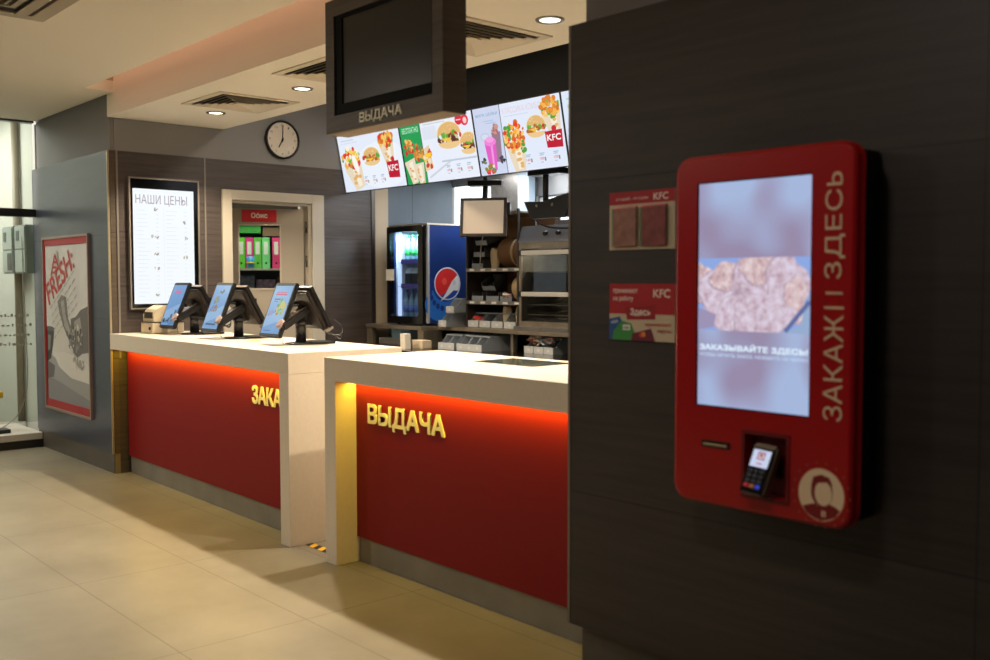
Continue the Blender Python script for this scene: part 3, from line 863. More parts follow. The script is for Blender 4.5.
def menu_b(a, W, H):
    P_bg(a, W, H, (232, 238, 250))
    g = .275
    a.rect(0, 0, g, H, (30, 158, 84)); a.text('БЕСПЛАТНО', .03, .415, .215, .045, (196, 240, 214), .01)
    wrap(a, .075, .16, .062, .16, 12, False); wrap(a, .19, .13, .055, .14, 4, False)
    for x, y in ((.09, .30), (.205, .25)): a.blobs(x, y, .062, .065, [(224, 160, 70), (240, 190, 110), (206, 130, 60), (200, 60, 50)], 30, .018)
    a.rect(g, 0, g+.006, H, (14, 16, 18))
    a.rect(.32, .455, .60, .463, (200, 206, 218)); a.rect(.32, .435, .46, .441, (208, 214, 224))
    a.rect(.30, .34, .48, .44, (222, 228, 240)); a.rect(.50, .145, W, .16, (200, 208, 222)); a.poly([(.32, .03), (.62, .145), (.60, .155), (.31, .045)], (206, 212, 224))
    a.poly([(.27, .09), (.38, .11), (.36, .30), (.285, .27)], (232, 206, 170)); a.blobs(.33, .19, .05, .08, [(230, 90, 60), (240, 196, 60), (200, 60, 50), (240, 220, 190)], 18, .022); a.rect(.29, .205, .375, .235, (248, 206, 50))
    burger(a, .63, .33, .115, .20, False); burger(a, .855, .25, .082, .16, False)
    a.rect(.50, .145, W, .155, (190, 200, 216))
    a.ell(.775, .45, .045, .040, (222, 36, 70)); a.ell(.845, .44, .045, .042, (222, 50, 80)); a.ell(.848, .437, .022, .024, (250, 210, 200)); a.rect(.745, .445, .80, .452, (250, 230, 230))
    prices(a, .55, .05, 3, .125)
def menu_c(a, W, H):
    P_bg(a, W, H, (226, 234, 250))
    g = .30
    a.rect(0, 0, g, H, (206, 214, 238)); a.text('МИЛК ШЕЙКИ', .025, .435, .245, .028, (96, 160, 190), .0)
    a.rect(.10, .395, .22, .402, (170, 196, 228)); a.rect(.13, .378, .25, .385, (170, 196, 228)); a.ell(.10, .285, .05, .03, (190, 200, 222)); a.ell(.10, .285, .04, .022, (212, 220, 240))
    a.poly([(.175, .31), (.275, .31), (.255, .09), (.195, .09)], (150, 120, 140)); a.blobs(.225, .33, .045, .03, [(170, 110, 110), (200, 150, 140)], 16, .018)
    a.poly([(.085, .24), (.215, .245), (.19, .03), (.11, .03)], (226, 90, 196)); a.poly([(.15, .24), (.175, .24), (.165, .04), (.145, .04)], (240, 150, 222))
    a.ell(.15, .245, .066, .032, (240, 130, 214)); a.ell(.15, .262, .045, .022, (246, 160, 226))
    a.blobs(.055, .105, .035, .02, [(60, 50, 60), (90, 110, 60)], 14, .012); a.blobs(.255, .10, .035, .02, [(60, 50, 70), (80, 70, 90)], 14, .012)
    a.blobs(.12, .045, .055, .03, [(220, 40, 44), (236, 70, 60), (250, 220, 210), (90, 150, 60)], 20, .018)
    a.rect(g, 0, g+.006, H, (14, 16, 18))
    a.text('КЛАССИКА КОМБО', .33, .425, .40, .045, (226, 200, 212), -.005); a.rect(.34, .405, .60, .409, (200, 208, 226))
    wrap(a, .43, .16, .085, .16, 4); a.blobs(.43, .27, .105, .10, [(232, 140, 40), (244, 176, 66), (214, 110, 36), (236, 60, 40), (250, 206, 120)], 50, .018)
    a.blobs(.36, .30, .03, .04, [(80, 160, 60)], 6, .016); a.blobs(.51, .18, .03, .04, [(80, 160, 60)], 6, .016)
    burger(a, .665, .29, .075, .15)
    wrap(a, .835, .35, .075, .13, 8)
    a.blobs(.825, .43, .085, .06, [(232, 150, 50), (244, 180, 76), (222, 130, 50)], 26, .018)
    bucket(a, .835, .195, .085, .06)
    prices(a, .53, .045, 3, .14)
def menu_d(a, W, H):
    P_bg(a, W, H, (222, 232, 250))
    a.rect(.04, .44, .26, .455, (190, 220, 204)); a.blobs(.09, .38, .05, .03, [(200, 220, 180), (180, 206, 150)], 12, .016)
    for k in range(3):
        a.poly([(.12+.2*k, .36), (.25+.2*k, .36), (.235+.2*k, .08), (.135+.2*k, .08)], [(200, 140, 60), (60, 100, 180), (120, 60, 40)][k]); a.ell(.185+.2*k, .36, .066, .02, (240, 244, 250))
    prices(a, .72, .05, 1, .125)
mxs = (-7.645, -6.7045, -5.764, -4.8235)
mlab = ('first lit menu screen from the left, with wrap, burger and red bucket', 'second lit menu screen, with green strip and breakfast burgers', 'third lit menu screen, with pink milkshake and loaded bucket', 'rightmost lit menu screen, mostly cut off by the dark front wall')
for x0, lb, fn, sd in zip(mxs, mlab, (menu_a, menu_b, menu_c, menu_d), (11, 12, 13, 14)):
    t = thing('menu_screen', lb, 'menu board', (x0+SW/2, 4.95, 2.29), 0, 'row of menu screens over the kitchen pass')
    o0 = Vector((x0, yb_, zb))
    def PM(u, v, d, o0=o0): return o0+Vector((u, 0, 0))+vn*v+nn*d
    bm = BM()
    vs = [bm.verts.new(PM(u, v, d)) for u in (0, SW) for d in (-.05, 0) for v in (0, VH)]
    for f in [(0, 1, 3, 2), (4, 6, 7, 5), (0, 4, 5, 1), (2, 3, 7, 6), (0, 2, 6, 4), (1, 5, 7, 3)]: bm.faces.new([vs[i] for i in f])
    part('housing', bm, BLK, t, world=True)
    random.seed(sd)
    bz = .008
    a = Art(lambda u, v, d, PM=PM: PM(u+bz, v+bz, d+.0005), 1.0)
    fn(a, SW-2*bz, VH-2*bz)
    # keep everything inside the pixels
    for v in a.bm.verts:
        r = v.co-o0; u = r.x; w = r.dot(vn)
        du = min(max(u, bz), SW-bz)-u; dw = min(max(w, bz), VH-bz)-w
        v.co += Vector((du, 0, 0))+vn*dw
    a.done('screen_image', t, world=True)
# black bulkhead that carries them
sbox('wall_menu_bulkhead', -7.65, -2.6, 5.044, 5.16, 2.33, 3.24, BLACKW)

# ================================================================== ORDERING TERMINALS
def posd(a, u0, v0, W, H, k):
    a.rect(0, 0, W, H, (120, 168, 222))
    a.poly([(0, H*.35), (W, H*.55), (W, H*.3), (0, H*.12)], (150, 190, 232))
    if k == 0:
        a.rect(.05, H*.80, W-.05, H*.86, (214, 120, 170)); a.poly([(W*.5, 0), (W, 0), (W, H*.5), (W*.8, H*.3)], (96, 140, 190))
        a.blobs(W*.3, H*.12, .05, .02, [(40, 60, 50), (70, 90, 80)], 12, .012); a.blobs(W*.75, H*.25, .04, .04, [(60, 90, 120), (90, 120, 140)], 10, .014)
    elif k == 1:
        a.blobs(W*.55, H*.86, .035, .012, [(120, 100, 60), (90, 110, 70)], 10, .010); a.blobs(W*.3, H*.66, .045, .02, [(150, 160, 120), (120, 140, 160)], 14, .012)
        a.blobs(W*.4, H*.45, .05, .02, [(170, 140, 120), (140, 130, 140)], 14, .012); a.rect(.04, H*.08, W-.04, H*.12, (60, 80, 110))
    else:
        a.rect(.04, H*.85, W-.06, H*.87, (196, 80, 120)); a.rect(.035, H*.80, W-.05, H*.835, (200, 74, 112)); a.rect(.04, H*.70, .11, H*.73, (70, 90, 120)); a.rect(.04, H*.66, .09, H*.68, (90, 110, 130))
        a.blobs(W*.68, H*.55, .055, .055, [(120, 180, 130), (200, 190, 100), (90, 160, 120), (190, 120, 100)], 26, .018)
        a.blobs(W*.2, H*.45, .03, .03, [(160, 150, 190)], 8, .012); a.rect(.03, H*.05, W*.5, H*.07, (90, 120, 160))
def frame_from(org, xdir, vdir):
    xdir = Vector(xdir).normalized(); vdir = Vector(vdir).normalized(); n = xdir.cross(vdir).normalized()
    return lambda u, v, d: Vector(org)+xdir*u+vdir*v+n*d
def slab(bm, F, u0, u1, v0, v1, d0, d1, bev=0):
    vs = [bm.verts.new(F(u, v, d)) for u in (u0, u1) for d in (d0, d1) for v in (v0, v1)]
    fs = [bm.faces.new([vs[i] for i in f]) for f in [(0, 1, 3, 2), (4, 6, 7, 5), (0, 4, 5, 1), (2, 3, 7, 6), (0, 2, 6, 4), (1, 5, 7, 3)]]
    if bev:
        bmesh.ops.bevel(bm, geom=list({e for f in fs for e in f.edges}), offset=bev, segments=2, affect='EDGES')
    return bm
BRZ = mat('monitor_back_plastic', (40, 34, 31), .42)
SIL = mat('satin_grey_edge', (150, 140, 130), .3, metal=.5)
def terminal(loc, label, k, rz=0):
    t = thing('ordering_terminal', label, 'till', loc, rz, 'ordering terminals on the counter')
    bm = BM(); lathe(bm, [(.098, 0), (.10, .004), (.096, .010), (.06, .013)], (0, 0, 0), n=32)
    part('stand_foot', bm, BLK, t)
    bm = BM(); box(bm, -.10, .11, .02, .19, 0, .016, .005); part('base_plate', bm, BLK, t)
    bm = BM(); cyl(bm, (0, 0, .01), (0, 0, .23), .034, .031); cyl(bm, (0, 0, .12), (0, 0, .15), .040); part('column', bm, BLK, t)
    bm = BM(); box(bm, -.035, .035, .0, .12, .12, .20, .008); box(bm, -.03, .03, .06, .13, .19, .28, .008); cyl(bm, (-.09, .05, .27), (.09, .05, .27), .024)
    part('hinge_block', bm, BLK, t)
    # customer display, leaning back towards the staff side
    H = .365; W = .255
    vd = Vector((0, .40, 1)).normalized()
    F = frame_from((-W/2-.05, -.205, .052), (1, 0, 0), vd)      # normal = x cross v -> faces -Y/up
    bm = BM(); slab(bm, F, 0, W, 0, H, -.028, 0, .006); cd = part('customer_display', bm, BLK, t)
    a = Art(lambda u, v, d: F(.017+u, .022+v, .0012+d), .78)
    random.seed(30+k); posd(a, 0, 0, W-.034, H-.044, k)
    a.done('screen_image', cd)
    # staff monitor, sloping down towards the staff side
    mv = Vector((0, -.55, 1)).normalized()
    F2 = frame_from((.168, .130, .105), (-1, 0, 0), mv)          # normal faces +Y/up
    bm = BM(); slab(bm, F2, 0, .33, 0, .30, -.018, 0.0, .003); slab(bm, F2, .015, .315, .015, .285, -.050, -.016, .008)
    sm = part('staff_monitor', bm, BRZ, t)
    bm = BM(); slab(bm, F2, .015, .315, .02, .285, 0.0, .0015); part('screen', bm, BLKG, sm)
    bm = BM(); slab(bm, F2, -.003, .0, 0, .30, -.020, .003); part('edge_trim', bm, BLK, sm)
    bm = BM(); slab(bm, F2, -.005, .02, -.004, .012, -.052, .004); slab(bm, F2, -.005, .33, .298, .303, -.02, .003); part('corner_cap', bm, SIL, sm)
    bm = BM(); slab(bm, F2, .12, .24, .09, .21, -.085, -.045, .01); part('monitor_mount', bm, BLK, t)
    # card reader on its arm, in front of the column
    q = Vector((0, .195, .115)).normalized()
    F3 = frame_from((.015, -.185, .135), (1, 0, 0), q)
    bm = BM(); slab(bm, F3, 0, .08, .0, .225, -.048, 0, .009)
    cr_ = part('card_reader', bm, BLK, t)
    bm = BM(); slab(bm, F3, .006, .069, .06, .212, 0, .004, .001); part('reader_top', bm, mat('reader_metallic', (120, 108, 100), .25, metal=.6), cr_)
    bm = BM(); lathe(bm, [(.020, -.022), (.031, -.016), (.034, -.004), (.031, .004), (.022, .007)], F3(.0375, .008, .0), F3(0, 0, 1)-F3(0, 0, 0)+(F3(0, -1, 0)-F3(0, 0, 0))*.35, 24)
    part('scanner_head', bm, mat('pinkish_grey_plastic', (142, 122, 117), .35), cr_)
    bm = BM(); cyl(bm, (.04, -.01, .20), (.04, .05, .24), .022); cyl(bm, (.075, .02, .245), (.095, .02, .245), .026); part('arm_joint', bm, BLK, t)
    random.seed(40+k)
    for j in range(3):
        bm = BM()
        r_ = lambda s_: random.uniform(-s_, s_)
        tube(bm, [(.02, .04, .19+r_(.01)), (.06, .10+r_(.02), .12), (.10+r_(.02), .17, .07+r_(.02)), (.12, .22, .05+r_(.02)), (.11, .24, .10), (.08, .20, .15)], .0045)
        part('cable', bm, BLK, t)
    bm = BM(); tube(bm, [(.05, -.16, .12), (.03, -.15, .06), (.0, -.13, .015), (-.02, -.10, .004), (.0, -.03, .012)], .0018, 6); part('cable', bm, BLK, t)
    return t
terminal((-7.085, 3.265, 1.0955), 'ordering terminal furthest left, nearest the price screen and beige printer', 0)
terminal((-6.36, 3.255, 1.0955), 'middle ordering terminal of three on the white counter', 1)
terminal((-5.51, 3.25, 1.0955), 'ordering terminal nearest the passage, screen with red heading and green food picture', 2)
# beige receipt printer at the far left of the counter
t = thing('receipt_printer', 'beige receipt printer on the white counter below the price screen', 'printer', (-7.43, 3.16, 1.0955), rad(4))
PB = mat('aged_beige_plastic', (196, 180, 150), .5); 
bm = BM(); box(bm, -.09, .10, -.13, .13, .004, .085, .008); box(bm, -.085, .095, -.125, .125, .085, .092); part('body', bm, PB, t)
bm = BM(); prism(bm, [(-.115, .092), (.125, .092), (.125, .19), (.06, .215), (-.03, .215), (-.09, .185), (-.115, .14)], -.08, .09, 'x'); part('lid', bm, PB, t)
part('paper_slot', box(BM(), -.05, .06, -.005, .02, .214, .218), BLK, t)
bm = BM(); box(bm, -.06, .07, -.118, -.11, .115, .165); part('front_window', bm, mat('smoked_window', (70, 66, 58), .3), t)
part('dark_seam', box(BM(), -.092, .102, -.132, .132, .086, .091), BLK, t)
bm = BM(); cyl(bm, (.06, -.131, .04), (.06, -.137, .04), .012); part('button', bm, BLK, t)
bm = BM(); box(bm, -.09, .09, -.13, .10, 0, .003, M=Matrix.Rotation(rad(15), 4, 'Z')); 
single('paper_sheet', bm, PAPER, 'white sheet of paper lying on the counter between the left and middle terminals', 'paper').location = (-6.66, 3.12, 1.0958)
bm = BM(); box(bm, -.05, .05, -.03, .03, 0, .0012); single('yellow_sticker', bm, mat('sticker_yellow', (240, 200, 70), .6), 'small yellow sticker on the counter right of the middle terminal', 'sticker').location = (-6.10, 3.24, 1.0958)

# ================================================================== KITCHEN PASS
WT = mat('warm_worn_steel', (150, 138, 120), .35, metal=.75, noise=.1, nscale=6)
# low steel table
t = thing('steel_work_table', 'low dark steel table with a shiny top behind the pickup counter', 'table', (-5.2, 5.4, 0))
bm = BM(); box(bm, -7.6, -2.7, 4.86, 6.05, .88, .92, .004); part('tabletop', bm, mat('reflective_dark_steel', (84, 80, 76), .12, metal=.9), t, world=True)
for x in (-7.5, -6.3, -5.1, -2.8):
    for y in (4.92, 5.98): part('leg', box(BM(), x-.02, x+.02, y-.02, y+.02, 0, .88), STEEL, t, world=True)
part('lower_shelf', box(BM(), -7.55, -2.75, 4.95, 6.0, .30, .33), STEEL, t, world=True)
# raised shelf above it
t = thing('raised_steel_shelf', 'long raised steel shelf carrying the drinks fridge and the warming cabinet', 'shelf', (-5.2, 5.7, .92))
bm = BM(); box(bm, -7.62, -6.78, 5.18, 6.1, 1.068, 1.10, .003); box(bm, -6.78, -2.7, 5.36, 6.1, 1.068, 1.10, .003); part('shelf_board', bm, WT, t, world=True)
for (x0, x1, y0, y1) in ((-7.62, -7.53, 5.19, 5.23), (-6.84, -6.76, 5.19, 5.40)): part('upright', box(BM(), x0, x1, y0, y1, .92, 1.068), WT, t, world=True)
for x in (-5.86, -5.2, -2.8): part('upright', box(BM(), x-.015, x+.015, 5.40, 5.43, .92, 1.068), WT, t, world=True)
part('back_panel', box(BM(), -7.62, -2.7, 6.06, 6.09, .92, 1.068), mat('dark_back', (44, 44, 46), .6), t, world=True)
# things beneath the left part
t = thing('router_box', 'grey electronic box with a blue light under the fridge shelf', 'router', (-7.15, 5.36, .92))
bm = BM(); box(bm, -.33, .26, -.13, .12, 0, .055, .004); part('housing', bm, mat('router_grey', (92, 88, 84), .4), t)
part('status_light', box(BM(), .05, .085, -.1315, -.13, .022, .036), emis((60, 80, 255), 2.5), t)
part('lid', box(BM(), -.33, .26, -.13, .12, .055, .058), mat('router_lid', (120, 116, 110), .4), t)
bm = BM(); box(bm, -.13, .13, -.05, .05, 0, .085, .003); single('pale_blue_box', bm, mat('pale_blue_card', (150, 186, 204), .5), 'pale blue box on the grey electronic box under the fridge', 'box').location = (-7.22, 5.33, .9785)
bm = BM(); box(bm, -.035, .035, -.03, .03, 0, .13, .003); single('white_carton', bm, mat('white_carton', (218, 208, 188), .6), 'small white upright carton on the steel table just behind the counter gap', 'carton').location = (-6.72, 4.97, .9205)
bm = BM(); box(bm, -.07, .07, -.05, .05, 0, .07, .006); single('cream_cloth', bm, mat('cream_cloth', (200, 180, 150), .8, bump=.5, nscale=20), 'folded cream cloth on the steel table right of the white carton', 'cloth').location = (-6.70, 5.13, .9205)

# ---------------------------------------------------------------- drinks fridge
t = thing('drinks_fridge', 'blue glass-door drinks fridge with a red, white and blue globe on its side', 'fridge', (-7.10, 5.5, 1.101))
fx0, fx1, fy0, fy1, fz0, fz1 = -7.375, -6.825, 5.25, 5.735, 1.125, 1.985
BLUE = mat('fridge_blue', (10, 42, 104), .4)
bm = BM()
th_ = .03
box(bm, fx0, fx0+th_, fy0+.06, fy1, fz0, fz1); box(bm, fx0+th_, fx1-th_, fy0+.06, fy1, fz0, fz0+.03); box(bm, fx0+th_, fx1-th_, fy0+.06, fy1, fz1-.03, fz1); box(bm, fx0+th_, fx1-th_, fy1-.03, fy1, fz0+.03, fz1-.03); box(bm, fx1-th_, fx1, fy0+.06, fy1, fz0, fz1)
part('cabinet', bm, BLUE, t, world=True)
part('top_cap', box(BM(), fx0-.003, fx1+.003, fy0+.03, fy1+.003, fz1, fz1+.014), mat('fridge_top', (206, 196, 180), .4), t, world=True)
bm = BM(); box(bm, fx0+.03, fx0+.034, fy0+.08, fy1-.032, fz0+.03, fz1-.03); box(bm, fx0+.034, fx1-.034, fy1-.036, fy1-.032, fz0+.03, fz1-.03); box(bm, fx1-.034, fx1-.03, fy0+.08, fy1-.032, fz0+.03, fz1-.03)
part('liner', bm, mat('fridge_liner', (220, 228, 240), .4), t, world=True)
bm = BM()
o_ = rrect(fx0, fx1-.02, fz0-.01, fz1-.005, .012); i_ = rrect(fx0+.045, fx1-.085, fz0+.055, fz1-.055, .03)
ringprism(bm, o_, i_, fy0, fy0+.045); dr = part('door', bm, BLKG, t, world=True)
part('glazing', prism(BM(), rrect(fx0+.04, fx1-.08, fz0+.05, fz1-.05, .03), fy0+.018, fy0+.022), GLASS, dr, world=True)
part('white_sticker', box(BM(), fx0-.01, fx0+.11, fy0-.004, fy0, 1.50, 1.60), PAPER, dr, world=True)
part('side_trim', box(BM(), fx1-.02, fx1+.002, fy0+.04, fy0+.062, fz0, fz1), mat('fridge_trim', (180, 184, 190), .3, metal=.4), t, world=True)
for x in (fx0+.06, fx1-.06):
    for y in (fy0+.09, fy1-.05): part('foot', cyl(BM(), (x, y, 1.101), (x, y, fz0), .018), BLK, t, world=True)
for z in (1.44, 1.66): 
    sh = part('shelf', box(BM(), fx0+.034, fx1-.034, fy0+.10, fy1-.04, z, z+.008), mat('shelf_white_wire', (210, 218, 235), .4), t, world=True)
    part('price_rail', box(BM(), fx0+.10, fx1-.034, fy0+.085, fy0+.10, z-.012, z+.03), mat('purple_price_rail', (92, 84, 176), .4), sh, world=True)
bm = BM(); box(bm, fx0+.036, fx0+.05, fy0+.10, fy0+.13, fz0+.05, fz1-.05); part('light_strip', bm, emis((190, 206, 255), 1.3), t, world=True)
# globe emblem on the side
a = Art(lambda u, v, d: (fx1+.0006+d, 5.25+u, 1.125+v))
gu, gv, gr = .262, .345, .142
a.ell(.20, .16, .19, .15, (34, 110, 200), 40)
for k in range(9):
    ang = 150+k*18; u = .235+.165*math.cos(rad(ang)); v = .29+.165*math.sin(rad(ang)); a.ell(u, v, .020, .026, (10, 46, 130), 12)
a.ell(gu-.02, gv-.02, gr+.004, gr*1.0, (12, 54, 140), 40)
a.ell(gu, gv, gr+.006, gr*.98+.006, (214, 218, 226), 48, -12); a.ell(gu, gv, gr-.004, gr*.98-.004, (14, 66, 158), 48, -12)
def gp(t0, t1, n=20, r=gr-.006): return [(gu+r*math.cos(rad(t0+(t1-t0)*i/n)), gv+.98*r*math.sin(rad(t0+(t1-t0)*i/n))) for i in range(n+1)]
a.poly(gp(35, 235)+[(gu-.02, gv-.08), (gu+.05, gv+.02)], (206, 36, 36))
a.poly(gp(-28, 35)[::-1][::-1]+[(gu+.05, gv+.02), (gu-.02, gv-.085), (gu-.08, gv-.155)]+[(gu-.0, gv-.11), (gu+.07, gv-.06)], (224, 226, 230))
a.ell(gu-.035, gv+.02, .028, .032, (226, 84, 70), 16); a.ell(gu+.075, gv+.01, .02, .024, (200, 206, 214), 16)
a.done('globe_emblem', t, world=True)
# bottles and packs in the fridge: small, each its own thing
def bottle(name, loc, col, cap, label, h=.19, r=.028, grp='bottles in the drinks fridge'):
    bm = BM(); lathe(bm, [(r*.9, 0), (r, .006), (r, h*.55), (r*.85, h*.66), (r*.35, h*.84), (r*.35, h*.93)], (0, 0, 0), n=14, mi=0)
    lathe(bm, [(r*.42, h*.91), (r*.42, h)], (0, 0, 0), n=12, mi=1)
    lathe(bm, [(r*1.02, h*.22), (r*1.02, h*.46)], (0, 0, 0), n=14, mi=2)
    o = mesh_obj(name, bm, [mat('bottle_%d_%d_%d' % col, col, .15), mat('cap_%d_%d_%d' % cap, cap, .4), mat('blabel_%d_%d_%d' % cap, cap, .5)])
    o.location = loc; o['label'] = label; o['category'] = 'bottle'; o['group'] = grp
    return o
wlab = 'clear water bottle with blue cap on the bottom shelf of the drinks fridge, front row'
b0 = None
for k in range(4):
    p = (fx0+.10+k*.082, fy0+.15, fz0+.0305)
    lb = ['clear water bottle on the fridge floor, leftmost of the front four', 'clear water bottle on the fridge floor, second of the front four from left', 'clear water bottle on the fridge floor, third of the front four from left', 'clear water bottle on the fridge floor, rightmost of the front four'][k]
    if b0 is None: b0 = bottle('water_bottle', p, (120, 150, 200), (90, 120, 220), lb, .26, .032)
    else:
        q = b0.copy(); C.objects.link(q); q.location = p; q['label'] = lb
for k in range(4):
    lb = 'green-capped bottle on the top fridge shelf, number %s from the left' % ['one', 'two', 'three', 'four'][k]
    lb = ['green bottle on the top fridge shelf, at the left by the light strip', 'green bottle on the top fridge shelf, second from the left', 'green bottle on the top fridge shelf, third from the left', 'green bottle on the top fridge shelf, at the right edge'][k]
    p = (fx0+.11+k*.08, fy0+.16, 1.6685)
    if k == 0: g0_ = bottle('green_bottle', p, (150, 200, 210), (40, 180, 80), lb, .24, .030)
    else:
        q = g0_.copy(); C.objects.link(q); q.location = p; q['label'] = lb
for k, (cc, lb) in enumerate((((40, 44, 60), 'dark juice carton on the middle fridge shelf, left'), ((30, 36, 40), 'dark juice carton on the middle fridge shelf, centre'), ((44, 40, 52), 'dark juice carton on the middle fridge shelf, right'))):
    t2 = thing('juice_carton', lb, 'carton', (fx0+.155+k*.095, fy0+.15, 1.4485), 0, 'cartons on the middle fridge shelf')
    part('carton_body', box(BM(), -.042, .042, -.03, .03, 0, .115, .003), mat('carton_dark_%d' % k, cc, .4), t2)
    part('carton_top', prism(BM(), [(-.03, .115), (.03, .115), (.0, .165)], -.042, .042, 'x'), mat('carton_white', (186, 196, 214), .4), t2)

# ---------------------------------------------------------------- grey bins
def make_bin(loc, label, w=.10, d=.40, h=.120, group=None, rz=0):
    t = thing('storage_bin', label, 'bin', loc, rz, group)
    bm = BM(); w2 = w/2; tk = .004
    # side panels with a sloped front
    prof = [(0, 0), (d, 0), (d, h), (.095, h), (.03, h*.45), (0, h*.45)]
    for x in (-w2, w2-tk): prism(bm, prof, x, x+tk, 'x')
    box(bm, -w2+tk, w2-tk, 0, d, 0, tk); box(bm, -w2+tk, w2-tk, d-tk, d, tk, h)
    part('bin_body', bm, GREYP, t)
    bm = BM(); box(bm, -w2-.002, w2+.002, -.006, .004, 0, h*.46, .0015); part('front_lip', bm, mat('bin_lip_light', (176, 178, 178), .4), t)
    bm = BM()
    box(bm, -w2-.003, w2+.003, .09, d+.002, h-.008, h)
    bmesh.ops.delete(bm, geom=[], context='FACES')
    bm.free(); bm = BM()
    ringprism(bm, quadloop(-w2-.003, w2+.003, .09, d+.003), quadloop(-w2+.006, w2-.006, .10, d-.008), h-.008, h+.002, 'z'); part('rim', bm, GREYP, t)
    return t
def tag_bin(t, col=(200, 196, 186)):
    part('tag', box(BM(), -.012, .012, -.0075, -.006, .018, .036), ink(col), t)
bid = make_bin((-6.51, 5.20, .9205), 'grey bin on the steel table, leftmost of the row', group='grey bins on the steel table')
tag_bin(bid)
names = ['second', 'third', 'fourth', 'fifth', 'sixth']
lbs = ['grey bin on the steel table, second of the row from the left', 'grey bin on the steel table, third of the row from the left', 'grey bin on the steel table, fourth of the row from the left', 'grey bin on the steel table, rightmost of the row with its long side showing']
for k, x in enumerate((-6.405, -6.275, -6.17, -6.065)):
    dup(bid, (x, 5.20 if k == 0 else 5.21, .9205), label=lbs[k])
for k, (x, z) in enumerate(((-6.66, 1.1015), (-6.60, 1.223))):
    dup(bid, (x+.03, 5.30 if k == 0 else 5.335, z), label=['lower of two stacked grey bins in front of the blue fridge side', 'upper of two stacked grey bins in front of the blue fridge side'][k], group='stacked bins beside the fridge')
# bins with wrapped goods, right
for k, x in enumerate((-5.70, -5.59)):
    dup(bid, (x+.02, 5.42, .9205), label=['grey bin of wrapped packets under the warming cabinet, left one', 'grey bin of wrapped packets under the warming cabinet, right one'][k], group='bins under the warming cabinet')
dup(bid, (-5.46, 5.42, .9205), label='grey bin under the warming cabinet partly hidden by the dark wall', group='bins under the warming cabinet')
random.seed(21)
def packets(cx, cy, z, n, cols, sp, lab, nm='wrapped_packets', amp=.03):
    bm = BM(); mats = [mat('packet_%d_%d_%d' % c, c, .4) for c in cols]
    for i in range(n):
        x = cx+random.uniform(-sp, sp); y = cy+random.uniform(-.06, .08); s_ = random.uniform(.018, .03)
        M = Matrix.Translation((x, y, z+random.uniform(0, amp))) @ Matrix.Rotation(random.uniform(0, 6), 4, 'Z') @ Matrix.Rotation(random.uniform(-.7, .7), 4, 'X')
        box(bm, -s_, s_, -s_*.8, s_*.8, -.006, .006, .002, mi=random.randrange(len(cols)), M=M)
    o = mesh_obj(nm, bm, mats); o['label'] = lab; o['category'] = 'packets'; o['kind'] = 'stuff'
packets(-5.69, 5.52, .985, 46, [(220, 200, 170), (206, 120, 90), (226, 216, 200)], .08, 'heap of cream and orange wrapped packets in the bins under the warming cabinet', amp=.07)
packets(-5.55, 5.52, .985, 40, [(190, 200, 210), (226, 230, 232), (210, 170, 150)], .06, 'heap of white and bluish packets in the bins under the warming cabinet', amp=.06)

# ---------------------------------------------------------------- steel rack with cups and bins
t = thing('steel_rack', 'steel rack with small bins and cup stacks between fridge and warming cabinet', 'rack', (-6.28, 5.65, 1.1015))
rx0, rx1, ry0, ry1 = -6.50, -5.86, 5.46, 5.95
for x in (rx0, rx1):
    for y in (ry0, ry1-.02): part('post', box(BM(), x-.008, x+.008, y, y+.02, 1.1015, 2.08), STEELD, t, world=True)
for z in (1.325, 1.60, 2.06):
    sh = part('shelf', box(BM(), rx0, rx1, ry0, ry1, z-.014, z), WT, t, world=True)
    part('edge_rail', box(BM(), rx0, rx1, ry0-.006, ry0, z-.028, z+.002), STEEL, sh, world=True)
    if z < 2:
        for k in range(5):
            part('shelf_tag', box(BM(), rx0+.05+k*.14, rx0+.11+k*.14, ry0-.0075, ry0-.006, z-.022, z-.004), PAPER, sh, world=True)
part('back_sheet', box(BM(), rx0, rx1, ry1-.02, ry1-.012, 1.1015, 2.06), mat('bronze_sheet', (170, 132, 92), .45, metal=.2), t, world=True)
part('side_sheet', box(BM(), rx0-.004, rx0, ry0+.02, ry1, 1.1015, 2.06), STEELD, t, world=True)
for k in range(4):
    b = dup(bid, (rx0+.07+k*.155, 5.475, 1.102), label=['grey bin of red sachets at the left of the rack bottom row', 'empty grey bin second in the rack bottom row', 'grey bin of paper bags third in the rack bottom row', 'grey bin with crumpled bag at the right of the rack bottom row'][k], group='bins in the bottom row of the rack')
    b.scale = (1.35, 1, 1)
packets(rx0+.07, 5.56, 1.15, 14, [(196, 60, 50), (220, 190, 170)], .035, 'red sachets in the left bin of the rack bottom row')
def bag(x, y, z, w, h, lb, col=(206, 186, 150)):
    bm = BM(); random.seed(int(x*100) & 255)
    pts = 10
    L = []
    for j, (k, ww) in enumerate(((0, .9), (.4, 1), (.75, 1.05), (1, .95))):
        L.append([bm.verts.new((w*ww*math.cos(2*PI*i/pts)*random.uniform(.85, 1.1), w*.6*ww*math.sin(2*PI*i/pts)*random.uniform(.8, 1.15), h*k+(random.uniform(-.02, .02) if j == 3 else 0))) for i in range(pts)])
    for a_, b_ in zip(L, L[1:]):
        for i in range(pts): bm.faces.new([a_[i], a_[(i+1) % pts], b_[(i+1) % pts], b_[i]])
    bm.faces.new(L[0][::-1]); bm.faces.new(L[-1])
    o = single('paper_bag', bm, mat('kraft_bag', col, .8), lb, 'paper bag'); o.location = (x, y, z)
bag(rx0+.37, 5.60, 1.108, .05, .17, 'crumpled cream paper bag standing in the third bin of the rack bottom row')
bag(rx0+.53, 5.60, 1.108, .05, .16, 'crumpled white paper bag standing in the last bin of the rack bottom row', (222, 208, 184))
